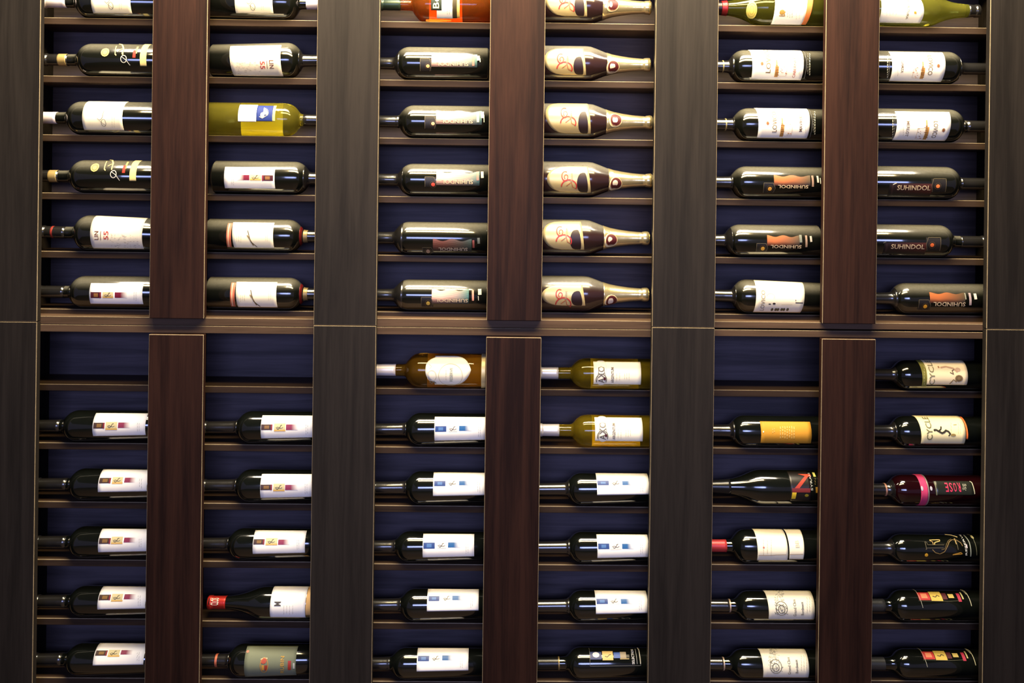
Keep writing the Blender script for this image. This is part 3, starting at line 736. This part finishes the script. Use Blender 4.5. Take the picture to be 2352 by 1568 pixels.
# ---- bay 3
b = mk(3, 1, 'bordeaux', 'rose', 'L', 590, -160, 'glowing orange rose wine bottle, dark capsule', None)
b.back_label(600, 915, paper(WHITE)); dark_cap(b, 338, foil((46, 60, 48), .3, .4), 'dark green capsule')
l = b.label(690, 845, -120, 180, paper(WHITE)); m = b.label(637, 740, -110, 98, paper((40, 48, 38)), name='label', off=.0011, lab='dark green tag label')
b.text(m, 'Be', 655, -30, 715, 80, 90, (220, 214, 180), off=.0018); b.label(845, 888, -120, 176, paper((60, 52, 30)), name='label_band', off=.0008); b.label(888, 915, -120, 172, paper((226, 196, 110)), name='label_band', off=.0008)
b.tiny(l, 795, 10, 140, 3, (196, 188, 160), 2, 20); b.flush()
village(3, 2, 'L', 415, 455, (530, 570, 640, 690), (640, 528, 1085, 652), (690, 606, 1000, 640), (605, 642, (236, 170, 110)), 'dark bottle, pink to teal painted band, white scrawl', G_SU, [(1045, 535, 640, 22, (200, 120, 100)), (1095, 545, 590, 30, (190, 190, 160)), (1112, 570, 605, 8, (220, 210, 160))])
village(3, 3, 'L', 458, 1024, (575, 1132, 685, 1250), (685, 1078, 1130, 1210), (735, 1165, 1042, 1198), (655, 1202, (230, 176, 130)), 'dark bottle, pink band reaching the post', G_SU, [(1090, 1090, 1190, 24, (206, 200, 170)), (1135, 1090, 1150, 30, (200, 196, 164)), (1150, 1120, 1190, 7, (220, 214, 170))])
village(3, 4, 'L', 405, 98, (520, 215, 615, 300), (620, 165, 1000, 288), (668, 240, 942, 276), (592, 280, (214, 80, 60)), 'dark bottle, pink band and red dot emblem', G_SU, [(982, 170, 245, 20, (190, 120, 104)), (1022, 170, 225, 24, (196, 190, 164))])
village(3, 5, 'L', 370, 608, (500, 830, 595, 880), (590, 758, 930, 868), (640, 834, 895, 860), (548, 864, (190, 150, 110)), 'dark bottle, dim brown band low on its side', G_SU, [(945, 770, 835, 18, (140, 70, 62)), (990, 750, 800, 22, (100, 104, 92))], style='brown')
village(3, 6, 'L', 368, 1114, (488, 1270, 592, 1352), (580, 1196, 905, 1325), (612, 1284, 898, 1314), (548, 1322, (206, 170, 70)), 'dark bottle, pink wavy band and gold dot', G_SU, [(940, 1210, 1300, 18, (206, 140, 116)), (1000, 1200, 1250, 30, (206, 204, 170)), (988, 1260, 1298, 5, (220, 214, 190))])
# amber
b = mk(3, 7, 'bordeaux', 'amber', 'L', 470, 192, 'amber wine bottle, ornate cream shield label', None)
b.back_label(525, 1000, paper(WHITE)); b.sleeve('capsule', 260, None, foil((244, 236, 230), .35, .2), to_tip=True, label='white foil capsule')
def shield(v):
    t = abs(2 * v - 1); k = (1 - t ** 2.6) ** .5 if t < 1 else 0
    return (0.20 - 0.20 * (1 - min(1, t * 1.25) ** 3), 0.62 + 0.38 * k * (1 - .3 * t) - (0 if t > .1 else -.0))
l = b.label(525, 925, 216, 470, paper((244, 238, 216)), shape=shield, lab='ornate cream shield label')
b.ring(l, 745, 380, 105, 92, 4, (206, 196, 160), 0, 360); b.ring(l, 580, 390, 40, 46, 5, (214, 206, 176)); b.text(l, 'RESERVE', 738, 320, 764, 440, 90, (170, 172, 140)); b.tiny(l, 705, 340, 430, 3, (190, 178, 150), 1)
b.line(l, [(555, 290), (580, 310), (560, 330)], 6, (206, 206, 190)); b.line(l, [(560, 440), (580, 455), (600, 440), (620, 455)], 8, (150, 140, 100)); b.flush()
b.sleeve('base_rim', 1015, 1052, foil((226, 206, 150), .4, .3), .0004, 'cream rim near the base')
# blue squares bottles
def blue(col, row, xs, top, lab, sq, ts, rs, cap, look='black bottle with white label and blue squares'):
    squares(col, row, 'L', 'taper', 'clean', xs, top, lab, sq, ts, rs, 'blue', look, G_BLUE, cap)
blue(3, 8, 470, 715, (603, 1060, 755, 958), (610, 708, 835, 883), (728, 805, 835, 883), (820, 930, 833, 875), 350)
blue(3, 9, 472, 1225, (592, 1055, 1243, 1444), (602, 700, 1317, 1361), (725, 800, 1317, 1361), (820, 920, 1317, 1353), 350)
blue(3, 10, 380, 222, (503, 957, 253, 455), (510, 610, 330, 382), (630, 710, 330, 380), (727, 840, 328, 372), 255)
blue(3, 11, 428, 730, (543, 997, 740, 932), (556, 650, 803, 845), (680, 755, 803, 845), (765, 870, 800, 837), 305)
blue(3, 12, 345, 1250, (453, 907, 1260, 1462), (462, 560, 1330, 1376), (580, 660, 1330, 1376), (675, 780, 1326, 1368), 210)

# ---- bay 4
champagne(1, 548, -145, 130, 520, -130, 158, 700, (795, 48), (310, 20), 'champagne bottle, gold foil, oval label', G_CH, .3)
champagne(2, 540, 428, 125, 510, 470, 728, 742, (800, 645), (290, 600), 'champagne bottle, torn foil, wire cage showing', G_CH, .32)
champagne(3, 560, 988, 140, 556, 1004, 1300, 735, (825, 1170), (325, 1130), 'champagne bottle, round dark seal on gold foil', G_CH, .28)
champagne(4, 505, 66, 138, 500, 122, 350, 685, (745, 268), (300, 236), 'champagne bottle, label turned slightly down', G_CH, .25)
champagne(5, 475, 578, 100, 440, 606, 852, 640, (705, 765), (255, 720), 'champagne bottle, faded brown seal on foil', G_CH, .3)
champagne(6, 470, 1082, 92, 450, 1162, 1345, 640, (705, 1300), (250, 1270), 'champagne bottle, label turned well downward', G_CH, .3)
def pale(row, xs, top, capx, x0, x1, yt, yb, look):
    b = mk(4, row, 'bordeaux', 'yellow' if False else 'olive2', 'L', xs, top, look, 'pale green bottles with arched logo')
    b.back_label(x0 - 4, x1 - 10, paper(WHITE))
    b.sleeve('capsule', capx, None, foil((226, 220, 216), .35, .4), to_tip=True, label='silver white capsule')
    l = b.label(x0, x1, yt + 12, yb, paper((246, 240, 218)))
    m = b.label(x0 + 22, x0 + 112, yt, yb + 6, paper((246, 240, 218)), name='label', off=.0007, shape=lambda v: (.5 - .5 * math.sqrt(max(0.0, 1 - max(0, abs(2 * v - 1) - .55) ** 2 / .21)), .5 + .5 * math.sqrt(max(0.0, 1 - max(0, abs(2 * v - 1) - .55) ** 2 / .21))))
    cx = x0 + 66
    b.ring(m, cx, yb - 45, 46, 46, 7, (128, 124, 106), 150, 390); b.text(m, 'AXC', cx - 28, yt + 60, cx + 30, yb - 14, 90, (110, 104, 96)); b.rect(m, cx + 20, yb - 62, cx + 38, yb - 38, (90, 24, 34), off=.0016)
    b.line(m, [(cx - 40, yb - 20), (cx - 20, yt + 70), (cx, yt + 54), (cx + 24, yt + 70), (cx + 44, yb - 20)], 5, (140, 136, 124))
    b.text(l, 'ARGENTUM', x0 + 152, yt + 62, x0 + 178, yb - 16, 90, (112, 92, 66)); b.tiny(l, x0 + 200, yt + 110, yb - 24, 3, (206, 196, 158), 2, 26); b.tiny(l, x0 + 270, yt + 110, yb - 40, 3, (206, 196, 158), 3, 20)
    b.flush()
GLASS['olive2'] = lambda: pbr('pale_olive_wine_glass', (0.90, 0.66, 0.05), rough=0.03, trans=0.94, ior=1.36)
pale(7, 490, 236, 240, 550, 966, 258, 468, 'yellow green bottle, arched logo, neck near empty slot')
pale(8, 500, 733, 248, 562, 980, 748, 966, 'yellow green bottle, arched logo, broad white capsule')
blue(4, 9, 450, 1243, (575, 1032, 1250, 1437), (582, 682, 1315, 1353), (697, 790, 1318, 1358), (800, 900, 1318, 1352), 335)
blue(4, 10, 462, 228, (584, 1036, 258, 460), (592, 690, 338, 386), (700, 797, 338, 390), (803, 905, 340, 384), 342)
blue(4, 11, 458, 745, (568, 1026, 753, 955), (577, 677, 826, 871), (690, 782, 826, 871), (792, 895, 828, 870), 338)
b = mk(4, 12, 'taper', 'clean', 'L', 450, 1245, 'black bottle, clear label, navy and gold squares', None)
dark_cap(b, 250, foil((24, 24, 22), .3, .3)); b.sleeve('neck_band', 240, 252, foil((150, 128, 80), .4, .4), .001)
o = b.root
b.rect(o, 520, 1296, 622, 1362, (30, 52, 110)); b.ell(o, 572, 1322, 30, 24, (206, 206, 206)); b.rect(o, 628, 1290, 722, 1368, (206, 176, 104)); b.line(o, [(650, 1335), (672, 1340), (690, 1322), (706, 1318)], 6, (90, 70, 40), 'lettering'); b.rect(o, 728, 1300, 785, 1350, (34, 82, 160)); b.rect(o, 785, 1296, 838, 1350, (150, 136, 110)); b.rect(o, 785, 1352, 865, 1360, (170, 150, 100)); b.rect(o, 838, 1320, 866, 1346, (60, 54, 36))
b.text(o, 'SELECTION', 886, 1275, 908, 1402, 90, (206, 206, 204)); b.line(o, [(925, 1270), (930, 1400)], 4, (160, 160, 150)); b.line(o, [(518, 1265), (516, 1416), (960, 1418), (962, 1268)], 3, (110, 108, 96)); b.line(o, [(948, 1262), (956, 1300), (958, 1400)], 8, (190, 184, 160)); b.flush()

# ---- bay 5
b = mk(5, 1, 'burgundy', 'olive', 'L', 700, -100, 'sloping green bottle, round gold sticker, white label', None)
b.sleeve('capsule', 310, None, foil((30, 20, 20), .3, .3), to_tip=True, label='dark capsule'); b.sleeve('neck_band', 250, 306, foil((140, 30, 34), .35, .3), .0011, 'dark red neck band')
b.ell(b.root, 535, 97, 52, 82, (206, 188, 96), off=.0008); b.ring(b.root, 535, 97, 38, 62, 4, (170, 146, 60), off=.0012); b.ring(b.root, 535, 97, 20, 40, 4, (180, 156, 70), off=.0012)
l = b.label(772, 1096, -95, 243, paper(WHITE), sl=(-16, -40)); b.ell(l, 832, 118, 26, 26, (176, 140, 70)); b.line(l, [(805, 152), (862, 152), (850, 130), (862, 110)], 9, (176, 140, 70)); b.tiny(l, 885, 70, 170, 5, (186, 178, 156), 3, 22); b.tiny(l, 970, 60, 190, 3, (206, 200, 180), 2, 30)
b.label(1098, 1158, -80, 240, paper((206, 116, 62)), name='label_band', sl=(-45, -60), lab='orange band'); b.flush()
tower(5, 2, 'L', 490, 487, 536, 1050, 489, 775, (637, 618), ('LOVICO', (672, 490, 720, 708)), ('CABERNET', (942, 560, 968, 755), (196, 110, 90)), (762, 585, 890, 748), (1064, 1100), 'dark bottle, tower label, red variety name', G_TW, sl=(12, -14), neckdot=258)
tower(5, 3, 'L', 530, 1053, 596, 1112, 1055, 1346, (692, 1198), ('LOVICO', (738, 1090, 782, 1285)), ('MAVRUD', (1000, 1120, 1030, 1278), (120, 100, 80)), (815, 1150, 945, 1328), (1120, 1150), 'dark bottle, tower label shifted toward post', G_TW, sl=(10, -20), neckdot=285)
village(5, 4, 'L', 460, 122, (588, 268, 690, 352), (680, 200, 1000, 292), (714, 286, 980, 314), (642, 318, (222, 160, 60)), 'dark bottle, copper wavy band, upside down name', G_SU, [(1018, 205, 300, 18, (150, 120, 100)), (1062, 208, 265, 16, (190, 180, 160)), (1085, 225, 275, 6, (220, 210, 190))], style='copper')
village(5, 5, 'L', 405, 632, (525, 798, 625, 868), (620, 728, 905, 822), (650, 812, 920, 840), (580, 842, (226, 168, 60)), 'dark bottle, copper band, neck further left', G_SU, [(912, 725, 790, 22, (120, 124, 110)), (962, 730, 830, 18, (150, 124, 104)), (1002, 735, 785, 18, (170, 164, 150))], style='copper')
b = mk(5, 6, 'big', 'dusty', 'L', 470, 1114, 'dark bottle, stained cream label with slanting edge', None)
dark_cap(b, 350); l = b.label(530, 962, 1132, 1404, paper((242, 234, 204)), sl=(-12, -28)); b.text(l, 'LOVICO', 566, 1210, 602, 1385, 90, (166, 150, 120))
b.rect(l, 632, 1326, 652, 1334, (50, 40, 36)); b.ell(l, 680, 1326, 13, 8, (50, 34, 30)); b.rect(l, 868, 1316, 934, 1324, (50, 34, 34)); b.ell(l, 870, 1298, 4, 6, (90, 40, 30))
for i in range(6): b.ell(l, 662 + i * 26 + (i % 2) * 6, 1376, 11, 13, (110, 104, 66))
b.line(l, [(745, 1335), (840, 1332)], 2.5, (190, 176, 140)); b.ring(l, 650, 1262, 34, 24, 3, (214, 202, 170), 180, 400); b.flush()
b = mk(5, 8, 'bordeaux', 'clean', 'L', 450, 738, 'black bottle with plain ochre gold label', None)
dark_cap(b, 340); l = b.label(567, 1010, 796, 984, paper((196, 140, 42)))
b.tiny(l, 735, 835, 945, 7, (222, 184, 100), 7, 20); b.tiny(l, 668, 850, 900, 6, (214, 170, 80), 2, 14); b.ell(l, 586, 884, 6, 8, (230, 220, 190)); b.flush()
b = mk(5, 9, 'burgundy', 'clean', 'L', 612, 1213, 'slender black bottle with red slanted letter', None)
dark_cap(b, 305, foil((30, 30, 30), .25, .3)); o = b.root
b.label(825, 1000, 1232, 1490, pbr('black_label', (0.012, 0.009, 0.008), .35), lab='black label'); l = o.children[-1]
b.poly(l, lambda v: (966 - 128 * v, 1000 - 118 * v), 1272, 1398, (172, 52, 26), off=.001)
b.poly(l, lambda v: (890 + 70 * v, 1000), 1258, 1280, (188, 66, 34), off=.0011); b.poly(l, lambda v: (838, 1000 - 4 * v), 1380, 1416, (120, 30, 20), off=.0012)
b.poly(l, lambda v: (838 - 6 * v, 876 - 8 * v), 1416, 1470, (220, 186, 40), off=.0014); b.ell(l, 966, 1442, 17, 13, (140, 124, 20)); b.text(o, 'SYRAH', 994, 1250, 1012, 1400, 90, (170, 170, 158)); b.rect(o, 1020, 1244, 1040, 1280, (206, 200, 100)); b.tiny(o, 1040, 1290, 1350, 5, (110, 90, 40), 1); b.rect(o, 1046, 1370, 1066, 1420, (150, 110, 20)); b.flush()
b = mk(5, 10, 'bordeaux', 'clean', 'L', 470, 207, 'black bottle, red capsule, two part cream label', None)
b.sleeve('capsule', 270, None, foil((206, 64, 62), .4, .25), to_tip=True, label='red capsule')
l = b.label(528, 792, 205, 487, paper(CREAM), sl=(6, 8)); m = b.label(806, 950, 205, 476, paper(CREAM), sl=(6, -14)); b.tiny(l, 590, 300, 440, 4, (214, 196, 160), 3, 34); b.ell(l, 592, 372, 8, 8, (200, 110, 90)); b.text(m, 'BB', 870, 310, 905, 372, 90, (206, 196, 166)); b.line(l, [(545, 442), (660, 440), (700, 436), (790, 434)], 4, (170, 140, 110)); b.line(m, [(815, 434), (940, 430)], 4, (160, 130, 100)); b.flush()
def engraving(row, xs, top, x0, x1, yt, yb, ex, cap, look):
    b = mk(5, row, 'bordeaux', 'clean', 'L', xs, top, look, 'bottles with grey engraving labels')
    dark_cap(b, cap); b.sleeve('neck_band', cap - 6, cap + 6, foil((206, 180, 150), .4, .4), .001)
    l = b.label(x0, x1, yt, yb, paper((232, 226, 202)), sl=(12, -6))
    for i in range(120):
        y = random.uniform(yt + 26, yb - 50); k = math.sin((y - yt) / (yb - yt) * 3.0); x = ex + random.uniform(0, 60 + 70 * (y - yt) / (yb - yt)); c = random.choice([(150, 146, 126), (176, 170, 150), (120, 116, 96)]) if y > (yt + yb) / 2 else (190, 186, 164)
        b.line(l, [(x, y), (x + random.uniform(-16, 16), y + random.uniform(-10, 10))], random.uniform(3, 7), c)
    b.ring(l, ex + 60, yb - 100, 50, 60, 6, (130, 124, 104)); b.ring(l, ex + 60, yb - 90, 28, 34, 6, (110, 104, 84))
    b.text(l, 'Grand Clos', ex + 165, yt + 110, ex + 190, yb - 30, 90, (150, 140, 116)); b.text(l, 'Bordeaux', ex + 232, yt + 130, ex + 256, yb - 40, 90, (120, 112, 96)); b.tiny(l, ex + 285, yt + 90, yb - 60, 4, (190, 182, 160), 3, 22)
    b.flush()
engraving(11, 495, 750, 622, 1040, 722, 1008, 690, 300, 'black bottle, grey engraved label touching the post')
engraving(12, 445, 1262, 572, 988, 1232, 1520, 640, 245, 'black bottle, grey engraved label standing off post')

# ---- bay 6
b = mk(6, 1, 'burgundy', 'lime', 'R', 640, -120, 'bright yellow green sloping bottle, round ended label', None)
b.sleeve('capsule', 1052, None, BLACKCAP, to_tip=True, label='black capsule')
l = b.label(188, 606, -120, 222, paper(WHITE), shape=lambda v: (0, 1 - .30 * max(0, v - .25) ** 1.8 / .6 - .12 * max(0, .16 - v)))
b.text(l, 'VITICULTURA', 440, -40, 462, 185, 270, (150, 140, 100)); b.ell(l, 517, 122, 12, 13, (206, 170, 70)); b.line(l, [(505, 110), (530, 134)], 5, (190, 150, 50)); b.tiny(l, 240, 100, 150, 3, (222, 216, 196), 4, 30); b.flush()
tower(6, 2, 'R', 880, 503, 290, 818, 508, 793, (742, 640), ('LOVICO', (645, 545, 690, 730)), ('GAMZA', (380, 590, 406, 708), (130, 110, 90)), (470, 600, 606, 765), (272, 246), 'dark bottle, neck right, tower label', G_TW, sl=(8, -12))
tower(6, 3, 'R', 900, 1064, 342, 875, 1088, 1368, (792, 1265), ('LOVICO', (690, 1180, 735, 1340)), ('MERLOT', (430, 1180, 460, 1325), (130, 110, 90)), (505, 1170, 642, 1355), (325, 298), 'dark bottle, neck right, label below gray shoulder', G_TW, sl=(-8, -26))
village(6, 4, 'R', 780, 126, (610, 232, 738, 345), (235, 272, 612, 382), (308, 288, 600, 330), (665, 296, (222, 120, 60)), 'dark bottle, upright name on dim copper band', G_SU, [(262, 285, 370, 20, (60, 36, 30)), (285, 272, 278, 36, (206, 200, 180))], style='dim')
village(6, 5, 'R', 720, 636, (562, 748, 690, 860), (190, 790, 562, 892), (255, 806, 548, 846), (614, 812, (206, 96, 40)), 'dark bottle, upright name, emblem further left', G_SU, [(212, 800, 870, 20, (56, 34, 30)), (196, 786, 792, 26, (110, 106, 90))], style='dim')
village(6, 6, 'L', 430, 1146, (496, 1294, 602, 1380), (596, 1230, 905, 1322), (626, 1314, 906, 1348), (553, 1350, (226, 160, 40)), 'dark bottle, neck left, bright copper band', G_SU, [(948, 1235, 1340, 20, (170, 150, 150)), (992, 1240, 1290, 24, (206, 196, 180)), (905, 1235, 1290, 10, (150, 150, 130))], style='copper')
b = mk(6, 7, 'bordeaux', 'clean', 'L', 440, 252, 'black bottle, cream label with green side strip', 'bottles with cream sketch labels')
dark_cap(b, 312); l = b.label(560, 928, 250, 472, paper((244, 226, 184)), sl=(0, -14)); st = b.label(516, 560, 254, 486, paper((128, 124, 56)), name='label_band', sl=(14, 10), lab='olive green strip')
b.text(l, 'CYCLE', 586, 262, 634, 470, 90, (150, 144, 104)); b.tiny(st, 545, 300, 470, 4, (200, 196, 130), 1)
b.ell(l, 850, 415, 34, 30, (150, 124, 84)); b.ring(l, 850, 415, 20, 18, 5, (110, 90, 60)); b.line(l, [(690, 325), (740, 315), (800, 330), (830, 360)], 14, (206, 170, 136)); b.line(l, [(770, 365), (800, 380), (790, 350), (812, 338)], 7, (110, 84, 60)); b.line(l, [(770, 462), (800, 425), (830, 445)], 8, (160, 136, 90)); b.ell(l, 840, 340, 22, 18, (214, 180, 150)); b.ell(l, 670, 318, 8, 10, (190, 150, 110)); b.flush()
b = mk(6, 8, 'bordeaux', 'clean', 'L', 430, 742, 'black bottle, cream label with leaping rider, orange edge', 'bottles with cream sketch labels')
dark_cap(b, 312); l = b.label(500, 905, 738, 990, paper((240, 228, 176)), sl=(16, -8)); b.label(905, 918, 752, 950, paper((226, 110, 50)), name='label_band', lab='orange edge strip')
b.text(l, 'CYCLE', 560, 758, 612, 955, 90, (130, 126, 84)); DKF = (62, 56, 36)
b.line(l, [(632, 872), (650, 868), (672, 880), (700, 896), (722, 886), (740, 868)], 16, DKF); b.line(l, [(668, 880), (690, 862), (696, 838)], 12, DKF); b.line(l, [(735, 872), (758, 882), (774, 905)], 15, DKF); b.line(l, [(774, 905), (758, 920)], 9, DKF); b.ell(l, 636, 870, 10, 10, DKF)
b.ell(l, 800, 912, 22, 12, (170, 146, 84)); b.tiny(l, 780, 800, 930, 3, (190, 178, 120), 1); b.line(l, [(800, 825), (830, 822)], 6, (170, 164, 110)); b.tiny(l, 845, 800, 900, 3, (214, 200, 140), 2, 18); b.flush()
b = mk(6, 9, 'bordeaux', pbr('dark_rose_glass', (0.012, 0.0015, 0.0025), .09, spec=.9), 'L', 405, 1258, 'dark pink wine bottle with pink shoulder ribbon', None)
dark_cap(b, 295); b.sleeve('neck_band', 210, 224, foil((206, 150, 120), .4, .4), .001)
rb = b.sleeve('ribbon', 518, 578, paper((196, 60, 104)), .0008, 'pink paper ribbon around shoulder'); b.sleeve('ribbon_edge', 580, 590, foil((170, 160, 150), .3, .5), .0006)
b.ell(b.root, 525, 1382, 10, 22, (190, 190, 200), off=.0014); b.ell(b.root, 606, 1382, 10, 20, (190, 190, 200), off=.001)
l = b.label(640, 980, 1318, 1440, pbr('black_green_label', (0.014, 0.016, 0.011), .3), lab='black label with grey frame')
b.line(l, [(660, 1324), (646, 1332), (650, 1440)], 6, (150, 150, 120)); b.line(l, [(960, 1322), (974, 1332), (980, 1430)], 7, (196, 192, 160)); [b.text(l, ch, 838 - 36 * q, 1334, 864 - 36 * q, 1412, 180, (206, 52, 88)) for q, ch in enumerate('ROSE')]; b.tiny(l, 885, 1342, 1400, 5, (190, 186, 160), 3, 12); b.flush()
b = mk(6, 10, 'bordeaux', 'clean', 'L', 400, 250, 'black bottle with large gold outline letters', None)
dark_cap(b, 290); o = b.root; GL = (120, 100, 54)
b.line(o, [(560, 322), (570, 330), (575, 350), (720, 350)], 5, (92, 84, 60)); b.line(o, [(560, 392), (572, 378), (720, 376)], 5, (92, 84, 60)); b.line(o, [(562, 322), (562, 392)], 7, (92, 84, 60))
b.line(o, [(600, 310), (690, 306), (688, 318), (640, 330), (632, 348)], 6, (226, 190, 110)); b.line(o, [(600, 312), (622, 326), (622, 348)], 6, (190, 156, 90))
b.line(o, [(615, 392), (640, 418), (680, 428), (720, 410), (752, 366), (780, 326), (812, 306), (850, 310), (878, 334), (888, 362)], 6, (140, 114, 66), 'lettering'); b.line(o, [(690, 392), (720, 386), (745, 346), (770, 316), (800, 300)], 4, GL, 'lettering'); b.line(o, [(836, 296), (836, 392)], 5, (110, 98, 66)); b.line(o, [(822, 296), (822, 345)], 5, (206, 176, 110))
b.line(o, [(740, 262), (790, 270), (830, 284)], 6, (236, 214, 150)); b.line(o, [(798, 436), (884, 428), (872, 416), (800, 434)], 6, (190, 140, 50)); b.ell(o, 567, 437, 15, 15, (214, 160, 40))
b.text(o, 'RESERVE', 896, 262, 912, 440, 90, (200, 200, 190)); b.line(o, [(938, 266), (950, 340), (945, 450)], 8, (150, 156, 140)); b.line(o, [(975, 258), (992, 300), (992, 440)], 5, (110, 110, 90)); b.ell(o, 970, 284, 10, 16, (214, 206, 150)); b.rect(o, 915, 345, 928, 378, (200, 190, 196)); b.flush()
def redsq(row, xs, top, dx, dy, look):
    b = mk(6, row, 'taper' if False else 'bordeaux', 'clean', 'L', xs, top, look, 'black bottles with red and gold squares')
    dark_cap(b, 210, foil((70, 70, 66), .3, .4)); o = b.root
    def q(x, y): return (x + dx, y + dy)
    b.line(o, [q(480, 735), q(492, 780), q(494, 840), q(506, 905)], 4, (170, 170, 150)); b.line(o, [q(905, 745), q(924, 790), q(930, 890)], 5, (200, 196, 160)); b.line(o, [q(885, 750), q(902, 790)], 5, (190, 186, 150))
    b.rect(o, *q(492, 772), *q(594, 838), (190, 48, 46)); b.rect(o, *q(518, 782), *q(572, 822), (216, 130, 90), off=.0011); b.rect(o, *q(598, 766), *q(700, 846), (206, 178, 80)); b.line(o, [q(620, 806), q(645, 812), q(662, 796), q(680, 808)], 6, (60, 46, 26), 'lettering')
    b.rect(o, *q(704, 778), *q(745, 832), (92, 28, 34)); b.rect(o, *q(758, 786), *q(806, 820), (196, 174, 90)); b.rect(o, *q(840, 780), *q(868, 852), (178, 44, 70)); b.rect(o, *q(872, 770), *q(884, 830), (190, 180, 120))
    b.line(o, [q(500, 845), q(760, 848), q(860, 842)], 2.5, (110, 106, 84)); b.flush()
redsq(11, 410, 742, 0, 0, 'black bottle, small pink and gold squares')
redsq(12, 435, 1262, 40, 522, 'black bottle, bright red and gold squares')
